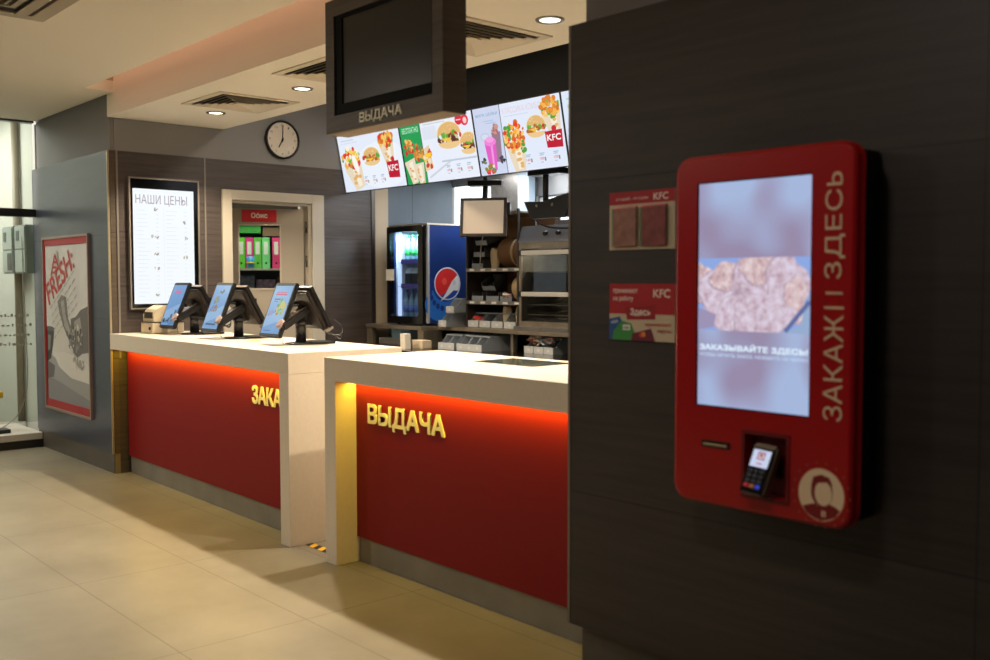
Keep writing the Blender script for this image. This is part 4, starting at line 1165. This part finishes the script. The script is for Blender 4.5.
# second level: dark angled trays
def tray(x, y, z, rz, tilt, lb):
    t2 = thing('dark_tray', lb, 'tray', (x, y, z), rz, 'dark trays on the rack')
    M = Matrix.Rotation(tilt, 4, 'X')
    bm = BM(); 
    for (a0, a1, b0_, b1, c0, c1_) in ((-.07, .07, 0, .16, 0, .006), (-.07, -.064, 0, .16, .006, .07), (.064, .07, 0, .16, .006, .07), (-.064, .064, .154, .16, .006, .07), (-.064, .064, 0, .006, .006, .035)):
        box(bm, a0, a1, b0_, b1, c0, c1_, M=M)
    part('tray_body', bm, GREYPD, t2)
    bm = BM(); box(bm, -.072, .072, -.003, .0, .0, .04, M=M); part('front_lip', bm, GREYP, t2)
    for q in range(3):
        pass
tray(rx0+.10, 5.50, 1.327, 0, 0, 'dark grey tray at the left of the middle rack level')
tray(rx0+.27, 5.52, 1.327, .1, 0, 'dark grey tray second on the middle rack level')
tray(rx0+.20, 5.55, 1.415, .1, .5, 'tilted dark tray leaning above the other trays on the middle rack level')
packets(rx0+.46, 5.56, 1.36, 22, [(186, 60, 60), (230, 224, 214), (150, 120, 110)], .05, 'red and white sachets on the middle rack level')
tray(rx0+.46, 5.50, 1.327, 0, 0, 'dark grey tray of sachets right of centre on the middle rack level')
tray(rx0+.10, 5.50, 1.602, 0, 0, 'dark grey tray at the left of the upper rack level')
tray(rx0+.10, 5.52, 1.70, 0, 0, 'dark grey tray stacked on top at the left of the upper rack level')
tray(rx0+.11, 5.54, 1.80, 0, .35, 'dark grey tray topmost of the stack at the upper rack left')
# cup and bucket stacks lying on their sides
def stack_lying(x, y, z, r, L, cols, lb, cat, nm, n=9):
    t2 = thing(nm, lb, cat, (x, y, z), 0, 'nested paper stacks on the rack')
    bm = BM()
    prof = []
    for i in range(n):
        h0 = L*i/n; prof += [(r*.93, h0), (r, h0+L/n*.6), (r*1.02, h0+L/n*.7), (r*1.02, h0+L/n*.95)]
    lathe(bm, prof, (-L/2, 0, r*1.03), (1, .0, 0), 28); part('nested_walls', bm, mat('stack_%s' % nm, cols[0], .6), t2)
    bm = BM(); lathe(bm, [(r*.97, 0), (r*.99, .004), (r*.90, .006)], (L/2, 0, r*1.03), (1, 0, 0), 28); part('open_end', bm, mat('stackend_%s' % nm, cols[1], .6), t2)
    bm = BM(); lathe(bm, [(r*.97, 0), (r*.9, .004)], (-L/2, 0, r*1.03), (-1, 0, 0), 28); part('open_end', bm, mat('stackend_%s' % nm, cols[1], .6), t2)
stack_lying(rx0+.385, 5.66, 1.603, .125, .16, ((134, 98, 62), (214, 190, 150)), 'brown nested paper bucket stack left of pair on the upper rack level', 'paper buckets', 'bucket_stack')
stack_lying(rx0+.555, 5.66, 1.603, .125, .13, ((120, 86, 54), (206, 180, 140)), 'brown nested paper bucket stack right of pair on the upper rack level', 'paper buckets', 'bucket_stack')
stack_lying(rx0+.575, 5.60, 1.327, .105, .09, ((190, 164, 122), (222, 200, 160)), 'cream nested paper lid stack at the right of the middle rack level', 'paper lids', 'lid_stack')
bag(rx0+.235, 5.58, 1.604, .05, .15, 'twisted brown paper bag on the upper rack level between trays and bucket stacks', (150, 122, 90))
# bent steel bar in front
t_ = tube(BM(), [(rx0+.28, 5.45, 2.04), (rx0+.26, 5.44, 1.92), (rx0+.22, 5.44, 1.80), (rx0+.19, 5.45, 1.62)], .006)
single('bent_steel_rod', t_, STEEL, 'thin bent steel rod hanging at the front of the rack', 'rod')

# ---------------------------------------------------------------- warming cabinet
t = thing('warming_cabinet', 'steel warming cabinet with glass front and two bright handles at the right of the pass', 'food warmer', (-5.35, 5.6, 1.1015))
cx0, cx1, cy0, cy1, cz0, cz1 = -5.80, -4.80, 5.42, 6.00, 1.103, 1.80
bm = BM()
box(bm, cx0, cx0+.03, cy0, cy1, cz0, cz1); box(bm, cx1-.03, cx1, cy0, cy1, cz0, cz1); box(bm, cx0+.03, cx1-.03, cy1-.03, cy1, cz0, cz1); box(bm, cx0+.03, cx1-.03, cy0, cy1-.03, cz0, cz0+.07)
box(bm, cx0+.03, cx1-.03, cy0, cy1-.03, cz1-.05, cz1)
part('body', bm, WT, t, world=True)
bm = BM(); prism(bm, [(cy0-.01, cz1), (cy1, cz1), (cy1, cz1+.13), (cy0+.04, cz1+.13)], cx0, cx1, 'x'); hd = part('control_head', bm, mat('cool_steel_head', (142, 146, 156), .35, metal=.7), t, world=True)
for x in (-5.50, -5.36, -4.95): part('knob', cyl(BM(), (x, cy0+.018, cz1+.07), (x, cy0-.012, cz1+.06), .016), BLK, hd, world=True)
part('glass_door', box(BM(), cx0+.04, cx1-.04, cy0+.004, cy0+.010, cz0+.075, cz1-.055), GLASSD, t, world=True)
for z in (1.39, 1.715):
    h_ = part('handle_bar', box(BM(), cx0+.06, cx1-.06, cy0-.035, cy0-.010, z-.018, z+.018, .004), mat('bright_handle', (214, 208, 198), .3, metal=.3), t, world=True)
    for x in (cx0+.05, -5.28, cx1-.05): part('bracket', box(BM(), x-.016, x+.016, cy0-.034, cy0+.004, z-.022, z+.022, .003), BLK, h_, world=True)
for z in (1.22, 1.30, 1.56): part('inner_shelf', box(BM(), cx0+.035, cx1-.035, cy0+.06, cy1-.035, z, z+.008), WT, t, world=True)
bm = BM(); box(bm, cx0+.03, cx1-.03, cy1-.036, cy1-.031, cz0+.07, cz1-.05); part('rear_sheet', bm, mat('cool_inner_sheet', (120, 132, 142), .35, metal=.6, noise=.15, nscale=12), t, world=True)
part('bottom_ledge', box(BM(), cx0-.01, cx1+.01, cy0-.05, cy0, cz0, cz0+.03), STEEL, t, world=True)
bm = BM(); tube(bm, [(-5.68, 5.50, 1.94), (-5.60, 5.42, 1.97), (-5.50, 5.38, 1.93), (-5.35, 5.37, 1.90), (-5.1, 5.385, 1.89), (-4.9, 5.40, 1.90), (-4.85, 5.52, 1.94)], .007)
single('black_cable', bm, BLK, 'black cable looping over the top of the warming cabinet', 'cable')
single('grey_control_box', box(BM(), -5.52, -5.25, 5.55, 5.75, 1.931, 1.97, .004), mat('control_box_grey', (120, 112, 104), .4), 'flat grey box lying on top of the warming cabinet', 'box')

# ---------------------------------------------------------------- hanging kitchen monitor
def monitor(loc, rz, label, lit=True):
    t = thing('kitchen_monitor', label, 'monitor', loc, rz, None)
    bm = BM(); tilt = Matrix.Rotation(rad(-9), 4, 'X')
    ringprism(bm, quadloop(-.19, .19, -.155, .155), quadloop(-.165, .165, -.135, .135), -.015, 0); box(bm, -.19, .19, 0, .03, -.155, .155, .004)
    for v in bm.verts: v.co = tilt @ v.co
    cs = part('casing', bm, mat('monitor_casing', (66, 60, 56), .4), t)
    bm = BM(); box(bm, -.165, .165, -.006, 0, -.135, .135, M=tilt); part('screen', bm, mat('pale_lit_screen', (186, 168, 148), .5, emit=.55), cs)
    bm = BM(); box(bm, -.08, .08, .03, .08, -.10, .10, M=tilt); part('rear_housing', bm, BLK, t)
    bm = BM(); box(bm, .19, .215, -.005, .05, .02, .12, .004, M=tilt); part('side_card_slot', bm, BLK, t)
    bm = BM(); cyl(bm, (0, .05, .1), (0, .09, .30), .022); cyl(bm, (0, .09, .28), (0, .09, .42), .02); part('mount_pole', bm, BLK, t)
    bm = BM(); box(bm, -.14, .14, .04, .14, .255, .30, .006); part('mount_plate', bm, BLK, t)
    return t
m1 = monitor((-6.0, 5.22, 2.005), rad(38), 'square monitor with pale beige screen hanging above the bins')
# second bracket with the back of a hood/speaker
t = thing('black_ceiling_bracket', 'black ceiling bracket with an angular black plate above the warming cabinet', 'bracket', (-5.45, 5.42, 2.12))
part('pole', cyl(BM(), (-5.50, 5.425, 2.10), (-5.50, 5.425, 2.5), .024), BLK, t, world=True)
part('cross_plate', box(BM(), -5.66, -5.32, 5.38, 5.50, 2.315, 2.365, .006), BLK, t, world=True)
bm = BM(); prism(bm, [(-5.72, 2.12), (-5.52, 2.11), (-5.24, 2.16), (-5.20, 2.12), (-5.27, 1.98), (-5.64, 1.98)], 5.40, 5.445); pl = part('angular_plate', bm, mat('black_speckled_plate', (34, 35, 38), .5), t, world=True)
for x in (-5.57, -5.40): part('bolt', cyl(BM(), (x, 5.40, 2.08), (x, 5.392, 2.08), .011), STEEL, pl, world=True)

# ================================================================== BOOTH BEHIND GLASS, far left
for k, (bx0, lb) in enumerate(((-10.255, 'grey wall-mounted meter box behind the far left glass, left one, with a dark lower window'), (-9.865, 'grey wall-mounted meter box behind the far left glass, right one next to the dark wall'))):
    bw = .315
    t = thing('meter_box', lb, 'meter box', (bx0+bw/2, 2.84, 1.568), 0, 'grey meter boxes behind the glass')
    part('housing', box(BM(), bx0, bx0+bw, 2.80, 2.875, 1.568, 2.012, .004), mat('meter_grey', (146, 156, 152), .5), t, world=True)
    part('wall_bracket', box(BM(), bx0+.20, bx0+.25, 2.875, 2.949, 1.60, 1.98), STEELD, t, world=True)
    dr_ = part('door', box(BM(), bx0+.01, bx0+bw-.01, 2.79, 2.80, 1.795, 2.0, .003), mat('meter_light_grey', (168, 176, 170), .5), t, world=True)
    part('window', box(BM(), bx0+.06, bx0+.14, 2.786, 2.79, 1.87, 1.96), mat('meter_window', (60, 70, 72), .3), dr_, world=True)
    lw = part('lower_door', box(BM(), bx0+.01, bx0+bw-.01, 2.79, 2.80, 1.58, 1.785, .003), mat('meter_light_grey', (168, 176, 170), .5), t, world=True)
    if k == 0: part('window', box(BM(), bx0+.17, bx0+.29, 2.786, 2.79, 1.60, 1.76), mat('meter_dark', (34, 38, 40), .3), lw, world=True)
    else: part('lock', cyl(BM(), (bx0+.25, 2.79, 1.69), (bx0+.25, 2.782, 1.69), .01), STEELD, lw, world=True)
bm = BM(); cyl(bm, (-10.19, 2.91, 0.14), (-10.19, 2.91, 3.19), .034, n=20)
single('vertical_pipe', bm, mat('taupe_pipe', (150, 140, 122), .5), 'taupe vertical pipe on the white wall behind the glass at the far left', 'pipe')
t = thing('yellow_handle_stand', 'yellow-handled item just showing behind the glass at the far left edge', 'tool', (-9.75, 2.58, .13))
part('handle', box(BM(), -.06, .04, -.10, .04, .30, .355, .01), mat('tool_yellow', (232, 184, 20), .4), t)
part('shaft', cyl(BM(), (-.01, -.05, 0), (-.01, -.05, .30), .012), BLK, t)
bm = BM(); tube(bm, [(-9.60, 2.78, 1.9), (-9.60, 2.79, 1.2), (-9.60, 2.80, .6), (-9.62, 2.74, .32), (-9.66, 2.62, .18), (-9.68, 2.5, .14)], .004)
single('thin_white_cable', bm, mat('cable_white', (170, 166, 150), .5), 'thin pale cable hanging behind the glass beside the dark poster wall', 'cable')
bm = BM(); box(bm, -9.66, -9.50, 2.40, 2.62, .131, .165, .006); single('black_power_block', bm, BLK, 'black power block lying on the sill behind the far left glass', 'power block')

# ================================================================== KIOSK
KY = 2.58
t = thing('ordering_kiosk', 'large red self-service ordering kiosk with lit screen on the dark wall', 'kiosk', (-1.70, 2.74, .785))
kx0, kx1, kz0, kz1 = -2.018, -1.389, .785, 1.892
sx0, sx1, sz0, sz1 = -1.930, -1.525, 1.099, 1.807
qx0, qx1, qz0, qz1 = -1.742, -1.598, .842, 1.029
# front shell: rounded plate with openings for screen and card reader, built as a rounded ring plus bars
bm = BM()
out_ = rrect(kx0, kx1, kz0, kz1, .055, 8)
# grid mapping of inner rectangle with same vertex count
def innerloop(x0, x1, z0, z1, n=8):
    pts = []
    for cx, cz in ((x1, z1), (x0, z1), (x0, z0), (x1, z0)):
        for k in range(n+1): pts.append((cx, cz))
    return pts
def bevel_shell(bm, x0, x1, z0, z1, r, yf, yb):
    # bevelled rim from front to back
    L1 = rrect(x0+.012, x1-.012, z0+.012, z1-.012, r-.012, 8); L2 = rrect(x0+.003, x1-.003, z0+.003, z1-.003, r-.003, 8); L3 = rrect(x0, x1, z0, z1, r, 8)
    ys = [(L1, yf), (L2, yf+.004), (L3, yf+.012), (L3, yb)]
    R = [[bm.verts.new((p[0], y, p[1])) for p in L] for L, y in ys]
    n = len(L1)
    for a_, b_ in zip(R, R[1:]):
        for i in range(n):
            f = bm.faces.new([a_[i], b_[i], b_[(i+1) % n], a_[(i+1) % n]]); f.smooth = True
    bm.faces.new(R[-1])
    return L1
L1 = bevel_shell(bm, kx0, kx1, kz0, kz1, .055, KY, KY+.05)
# front face: triangulated plate with two rectangular holes
ev = [bm.verts.new((p[0], KY, p[1])) for p in L1]
edges = [bm.edges.new((ev[i], ev[(i+1) % len(ev)])) for i in range(len(ev))]
for (a0, a1, b0_, b1) in ((sx0, sx1, sz0, sz1), (qx0, qx1, qz0, qz1)):
    hv = [bm.verts.new((p[0], KY, p[1])) for p in quadloop(a0, a1, b0_, b1)]
    edges += [bm.edges.new((hv[i], hv[(i+1) % 4])) for i in range(4)]
    # hole walls
    bk = [bm.verts.new((p[0], KY+(.006 if a0 == sx0 else .045), p[1])) for p in quadloop(a0, a1, b0_, b1)]
    for i in range(4): bm.faces.new([hv[i], hv[(i+1) % 4], bk[(i+1) % 4], bk[i]])
bmesh.ops.triangle_fill(bm, use_beauty=True, edges=edges)
me = bpy.data.meshes.new('front_shell')
off = WL[t.name]
for v in bm.verts: v.co = v.co-off
bm.to_mesh(me); bm.free(); me.materials.append(KRED)
o = bpy.data.objects.new('front_shell', me); C.objects.link(o); o.parent = t
bm = BM(); box(bm, kx0+.025, kx1-.012, KY+.05, 2.738, kz0+.02, kz1-.02, .01); part('rear_housing', bm, mat('kiosk_housing_black', (20, 18, 17), .5), t, world=True)
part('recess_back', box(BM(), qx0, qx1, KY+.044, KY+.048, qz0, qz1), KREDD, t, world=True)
bm = BM(); ringprism(bm, quadloop(sx0, sx1, sz0, sz1), quadloop(sx0+.004, sx1-.004, sz0+.004, sz1-.004), KY+.003, KY+.006); part('screen_bezel', bm, BLKG, t, world=True)
# screen picture
def blur_mat():
    m = bpy.data.materials.new('blurred_backdrop_pixels'); m.use_nodes = True
    nt = m.node_tree; b = nt.nodes['Principled BSDF']; b.inputs['Base Color'].default_value = (.01, .01, .01, 1); b.inputs['Roughness'].default_value = .25
    tc = nt.nodes.new('ShaderNodeTexCoord'); n = nt.nodes.new('ShaderNodeTexNoise'); n.inputs['Scale'].default_value = 6.5; n.inputs['Detail'].default_value = .4
    mp = nt.nodes.new('ShaderNodeMapping'); mp.inputs['Location'].default_value = (1.3, .2, .55)
    nt.links.new(tc.outputs['Object'], mp.inputs['Vector']); nt.links.new(mp.outputs['Vector'], n.inputs['Vector'])
    cr = nt.nodes.new('ShaderNodeValToRGB'); e = cr.color_ramp.elements
    e[0].position = .33; e[0].color = lin((150, 138, 168)); e[1].position = .62; e[1].color = lin((164, 182, 218))
    k = e.new(.48); k.color = lin((158, 160, 194))
    nt.links.new(n.outputs['Fac'], cr.inputs['Fac']); nt.links.new(cr.outputs['Color'], b.inputs['Emission Color']); b.inputs['Emission Strength'].default_value = 1
    return m
def chick_mat(nm, ca, cb, cc, sh):
    m = bpy.data.materials.new('fried_chicken_pixels_'+nm); m.use_nodes = True
    nt = m.node_tree; b = nt.nodes['Principled BSDF']; b.inputs['Base Color'].default_value = (.01, .01, .01, 1); b.inputs['Roughness'].default_value = .25
    tc = nt.nodes.new('ShaderNodeTexCoord'); n = nt.nodes.new('ShaderNodeTexNoise'); n.inputs['Scale'].default_value = 38; n.inputs['Detail'].default_value = 5; n.inputs['Roughness'].default_value = .62
    mp = nt.nodes.new('ShaderNodeMapping'); mp.inputs['Location'].default_value = (sh, sh, sh)
    nt.links.new(tc.outputs['Object'], mp.inputs['Vector']); nt.links.new(mp.outputs['Vector'], n.inputs['Vector'])
    cr = nt.nodes.new('ShaderNodeValToRGB'); e = cr.color_ramp.elements
    e[0].position = .32; e[0].color = lin(ca); e[1].position = .66; e[1].color = lin(cb)
    k = e.new(.48); k.color = lin(cc)
    nt.links.new(n.outputs['Fac'], cr.inputs['Fac']); nt.links.new(cr.outputs['Color'], b.inputs['Emission Color']); b.inputs['Emission Strength'].default_value = 1
    return m
CHK = chick_mat('pale', (182, 150, 164), (222, 212, 230), (206, 186, 202), 0); CHK2 = chick_mat('warm', (176, 138, 142), (230, 212, 214), (208, 180, 184), 3); CHK3 = chick_mat('deep', (156, 130, 146), (204, 184, 200), (182, 160, 176), 6); BLR = blur_mat()
a = Art(lambda u, v, d: (sx0+.004+u, KY+.006-.0005-d, sz0+.004+v), 1.0)
SWk, SHk = sx1-sx0-.008, sz1-sz0-.008
a.rect(0, 0, SWk, SHk, BLR)
a.rect(0, SHk-.05, SWk, SHk, BLR)
p0, p1 = 1.338-sz0, 1.564-sz0
a.rect(0, p0, SWk, p1, (140, 168, 226))
a.poly([(.30, p0), (SWk, p0), (SWk, p0+.13), (.36, p0+.02)], (150, 172, 206))
def cblob(pts, m=CHK): a.poly(pts, m)
def smooth_blob(cx, cy, rx, ry, sd, m, n=26, j=.10, y0=p0, y1=p1):
    random.seed(sd); ph = [random.uniform(0, 6) for _ in range(4)]; pts = []
    for i in range(n):
        t_ = 2*PI*i/n; r = 1+j*(math.sin(3*t_+ph[0])+.6*math.sin(5*t_+ph[1])+.35*math.sin(9*t_+ph[2]))
        pts.append((min(max(cx+rx*r*math.cos(t_), 0), SWk), min(max(cy+ry*r*math.sin(t_), y0), y1)))
    a.poly(pts, m)
for (bx, bz, brx, brz, sd_, mm) in ((.01, .15, .045, .06, 1, CHK2), (.085, .115, .085, .085, 2, CHK), (.115, .165, .075, .045, 12, CHK2), (.205, .15, .085, .07, 3, CHK), (.23, .19, .08, .045, 14, CHK2), (.315, .135, .072, .10, 4, CHK), (.345, .10, .035, .07, 15, CHK2), (.165, .085, .05, .05, 16, CHK3), (.13, .045, .075, .055, 17, CHK), (.235, .05, .11, .06, 7, CHK)):
    smooth_blob(bx, p0+bz, brx*1.03, brz*1.04, sd_, CHK3); smooth_blob(bx+.003, p0+bz+.003, brx*.98, brz*.98, sd_, mm)
a.poly([(0, p0), (.06, p0+.01), (.07, p0+.05), (0, p0+.07)], (156, 146, 180)); a.poly([(.32, p0), (.40, p0+.09), (.39, p0+.10), (.31, p0+.01)], (96, 110, 160))
a.text('ЗАКАЗЫВАЙТЕ ЗДЕСЬ!', .008, 1.272-sz0, SWk-.014, .026, (222, 240, 255), .04)
a.text('ЧТОБЫ НАЧАТЬ ЗАКАЗ, НАЖМИТЕ НА ЭКРАН', .008, 1.254-sz0, SWk-.014, .012, (190, 214, 240), .02)
a.done('screen_image', t, world=True)
# vertical lettering  (reads upwards)
bm = BM(); text(bm, 'ЗАКАЖ', .302, .060, lambda u, v, d: (-1.422-v, KY-d, 1.098+u), .0, .0012)
part('lettering', bm, mat('kiosk_lettering_cream', (222, 196, 164), .5), t, world=True)
bm = BM(); text(bm, 'ЗДЕСb', .302, .062, lambda u, v, d: (-1.421-v, KY-d, 1.503+u), .0, .0012)
part('lettering', bm, mat('kiosk_lettering_cream', (222, 196, 164), .5), t, world=True)
bm = BM(); box(bm, -1.482, -1.422, KY-.0012, KY, 1.417, 1.4245)
part('lettering_bar', bm, mat('kiosk_lettering_cream', (222, 196, 164), .5), t, world=True)
bm = BM(); box(bm, -1.478, -1.426, KY-.0012, KY, 1.459, 1.4655); part('lettering_bar', bm, mat('kiosk_lettering_cream', (222, 196, 164), .5), t, world=True)
# receipt slot
sl = part('receipt_slot', box(BM(), -1.903, -1.796, KY-.002, KY+.001, .970, .992), BLK, t, world=True)
part('slot_lip', box(BM(), -1.892, -1.803, KY-.010, KY-.002, .977, .984, .002), mat('slot_metal', (196, 176, 140), .3, metal=.5), sl, world=True)
# recess surround
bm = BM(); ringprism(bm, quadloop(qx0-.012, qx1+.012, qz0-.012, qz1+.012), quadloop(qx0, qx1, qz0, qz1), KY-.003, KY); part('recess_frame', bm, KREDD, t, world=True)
part('reader_bracket', box(BM(), -1.70, -1.64, KY+.032, KY+.045, .90, .96), BLK, t, world=True)
# card reader, a device in the recess
cr2 = thing('card_payment_terminal', 'small payment terminal with lit screen and keypad in the recess of the red kiosk', 'payment terminal', (-1.665, KY-.01, .89))
G = frame_from((-1.728, KY-.058, .860), (1, 0, -.06), (.17, .30, 1))
bm = BM(); slab(bm, G, 0, .085, 0, .158, -.040, 0, .008); part('housing', bm, mat('terminal_bronze', (120, 104, 88), .35, metal=.3), cr2, world=True)
bm = BM(); slab(bm, G, .006, .079, .006, .144, 0, .002, .0008); part('face_plate', bm, BLKG, cr2, world=True)
a = Art(lambda u, v, d: G(u, v, .0022+d), 1.0)
a.rect(.012, .085, .073, .138, (196, 206, 232)); a.rect(.030, .108, .055, .132, (150, 40, 60)); a.rect(.034, .112, .051, .128, (226, 214, 226)); a.ell(.0425, .121, .005, .006, (120, 30, 46), 12); a.rect(.034, .094, .052, .098, (190, 90, 120))
a.done('lit_display', cr2, world=True)
for r in range(4):
    for c_ in range(3):
        u = .014+c_*.020; v = .068-r*.016
        m_ = mat('keypad_key', (52, 54, 70), .4) if r < 3 else mat('key_col_%d' % c_, [(170, 30, 50), (150, 90, 40), (50, 70, 220)][c_], .4, emit=.3)
        part('key', slab(BM(), G, u, u+.016, v, v+.012, .002, .004), m_, cr2, world=True)
# round emblem: cream disc with a plain head-and-shoulders mark and ring lettering
a = Art(lambda u, v, d: (-1.483+u*1.14, KY-.0006-d, .880+v*1.13))
CR = (240, 212, 176); RDK = (130, 10, 14)
a.ell(0, 0, .0635, .0675, CR, 48)
pts = [(-.052, -.036), (-.035, -.030), (-.018, -.024), (-.010, -.03), (.012, -.03), (.02, -.020), (.040, -.026), (.053, -.034), (.040, -.052), (.020, -.062), (0, -.0668), (-.022, -.062), (-.040, -.052)]
a.poly(pts, RDK); a.rect(.002, -.056, .006, -.040, CR); a.rect(.009, -.056, .013, -.040, CR)
a.ell(.002, .008, .030, .040, RDK, 30); a.ell(.006, .004, .024, .032, CR, 30)
a.poly([(-.028, .02), (-.022, .044), (0, .052), (.022, .046), (.032, .026), (.018, .034), (-.006, .030)], RDK)
for k, ch in enumerate('• • • • • • • • • • • • • • • • • •'.split()):
    an = rad(100-k*20); a.ell(.079*math.cos(an), .083*math.sin(an), .0022, .0032, (150, 100, 84), 8)
a.done('round_emblem', t, world=True)

# ---------------------------------------------------------------- wall notices
def notice(x0, z0, z1, label, nm):
    t = thing(nm, label, 'notice', (x0+.15, 2.738, z0)); 
    part('backing_board', box(BM(), x0, x0+.30, 2.733, 2.740, z0, z1), mat('notice_board_cream', (206, 188, 160), .5), t, world=True)
    return t, Art(lambda u, v, d: (x0+u, 2.7326-d, z0+v))
t, a = notice(-2.437, 1.609, 1.817, 'notice with red header and two red leaflet pockets on the dark wall', 'leaflet_notice')
a.rect(0, .163, .30, .208, (170, 20, 30)); a.text('ЛУЧШИЙ – ЛУЧШИМ', .03, .178, .15, .011, (226, 200, 190), .02); a.text('KFC', .205, .172, .065, .025, (236, 222, 212), .03)
a.done('printed_face', t, world=True)
for k, (u0, lb) in enumerate(((.022, 'left'), (.155, 'right'))):
    q = thing('leaflet_pocket', 'clear pocket of red leaflets, %s one under the red header' % lb, 'leaflet holder', (-2.437+u0+.06, 2.7325, 1.622), 0, 'red leaflet pockets on the notice')
    bm = BM(); box(bm, -.052, .052, -.012, 0, 0, .142, .001); part('leaflets', bm, mat('leaflet_red_%d' % k, [(238, 150, 140), (206, 104, 108)][k], .5, noise=.12, nscale=30), q)
    bm = BM(); box(bm, -.056, .056, -.016, -.014, -.002, .135); box(bm, -.058, -.055, -.016, 0, -.002, .135); box(bm, .055, .058, -.016, 0, -.002, .135); part('pocket', bm, GLASS, q)
t, a = notice(-2.435, 1.283, 1.487, 'notice with red top, card pictures and the word Здесь on the dark wall', 'hiring_and_cards_notice')
a.rect(0, .095, .30, .204, (176, 22, 32)); a.text('принимают', .018, .165, .115, .020, (236, 214, 204), .02); a.text('на работу', .018, .138, .095, .022, (236, 214, 204), .02)
a.text('KFC', .205, .155, .075, .030, (240, 226, 214), .03)
a.poly([(.075, .118), (.215, .128), (.215, .078), (.085, .074)], (156, 12, 24)); a.text('Здесь', .10, .086, .095, .030, (238, 222, 212), .03)
a.poly([(.0, .0), (.04, .0), (.065, .06), (.05, .085), (.0, .075)], (40, 86, 150)); a.text('VISA', .010, .055, .035, .012, (220, 226, 236), .02, rot=15)
a.poly([(.015, .0), (.135, .0), (.105, .06), (.06, .07), (.02, .03)], (60, 150, 70)); a.rect(.065, .036, .10, .056, (232, 230, 220)); a.text('VISA', .068, .040, .028, .010, (60, 50, 90), .02)
a.poly([(.105, .0), (.215, .0), (.195, .045), (.11, .025)], (110, 20, 50)); a.ell(.150, .022, .009, .010, (206, 50, 50), 14); a.ell(.162, .024, .009, .010, (220, 150, 50), 14)
a.text('принимают', .17, .050, .115, .013, (176, 40, 50), .02); a.text('карты', .225, .028, .06, .014, (176, 40, 50), .02)
a.done('printed_face', t, world=True)

# ================================================================== LIGHTS
def area(loc, rot, sx, sy, power, col, name='room_lamp'):
    l = bpy.data.lights.new(name, 'AREA'); l.shape = 'RECTANGLE'; l.size = sx; l.size_y = sy; l.energy = power; l.color = col
    o = bpy.data.objects.new(name, l); C.objects.link(o); o.location = loc; o.rotation_euler = rot
    return o
WARM = (1, .82, .60)
# customer-side ceiling lamps, left of the picture
for x, y, p in ((-6.6, -.2, 44), (-8.3, .9, 30), (-4.8, -.8, 20)):
    area((x, y, 2.9), (0, 0, 0), .3, .3, p, (1, .9, .76), 'unseen_ceiling_lamp')
area((-1.6, .9, 2.9), (0, 0, 0), .3, .3, 13, (1, .9, .78), 'unseen_ceiling_lamp')  # added lamp, unseen, brightens the kiosk wall and its pale lettering
# kitchen light panels
area((-6.2, 5.7, 2.48), (0, 0, 0), 1.6, .4, 36, (.95, .96, 1), 'kitchen_lamp')
area((-5.5, 4.3, 3.18), (0, 0, 0), 2.6, .3, 30, (1, .88, .70), 'kitchen_lamp')
# office, booth
area((-8.9, 4.8, 2.68), (0, 0, 0),   .8, .5, 26, (1, .93, .82), 'office_lamp')
area((-10.6, 1.8, 3.18), (0, 0, 0), 1.4, 1.4, 95, (1, .97, .9), 'booth_lamp')
# red-tinted cove strip in the slot above the counter front
area((-5.2, 2.66, 3.19), (rad(0), 0, 0), 4.6, .03, 3, (1, .55, .40), 'cove_strip_lamp')
area((-5.3, 5.65, 1.74), (0, 0, 0), .7, .2, 4, (1, .92, .8), 'warmer_fill_light')  # added lamp, lightens the dark inside of the warming cabinet
# inside the fridge
area((-7.12, 5.36, 1.93), (0, 0, 0), .3, .05, 6, (.75, .82, 1), 'fridge_lamp')

w = bpy.data.worlds.new('World'); bpy.context.scene.world = w; w.use_nodes = True
w.node_tree.nodes['Background'].inputs[0].default_value = (.75, .82, 1, 1)
w.node_tree.nodes['Background'].inputs[1].default_value = .02

# ================================================================== CAMERA
cam = bpy.data.cameras.new('camera'); co = bpy.data.objects.new('camera', cam); C.objects.link(co)
yaw, pit, rol = rad(48.323), rad(-2.885), rad(-.074)
F_ = Vector((-math.sin(yaw)*math.cos(pit), math.cos(yaw)*math.cos(pit), math.sin(pit)))
R_ = Vector((math.cos(yaw), math.sin(yaw), 0)); U_ = R_.cross(F_)
R2 = R_*math.cos(rol)+U_*math.sin(rol); U2 = U_*math.cos(rol)-R_*math.sin(rol)
co.matrix_world = Matrix(((R2.x, U2.x, -F_.x, 0), (R2.y, U2.y, -F_.y, 0), (R2.z, U2.z, -F_.z, 1.5), (0, 0, 0, 1)))
cam.sensor_width = 36; cam.lens = 987.45*36/990
cam.clip_start = .05
cam.dof.use_dof = True; cam.dof.focus_distance = 6.4; cam.dof.aperture_fstop = 2.0
sc = bpy.context.scene
sc.camera = co
sc.view_settings.view_transform = 'Standard'; sc.view_settings.look = 'None'; sc.view_settings.gamma = 1
sc.view_settings.use_curve_mapping = False
sc.view_settings.exposure = 0
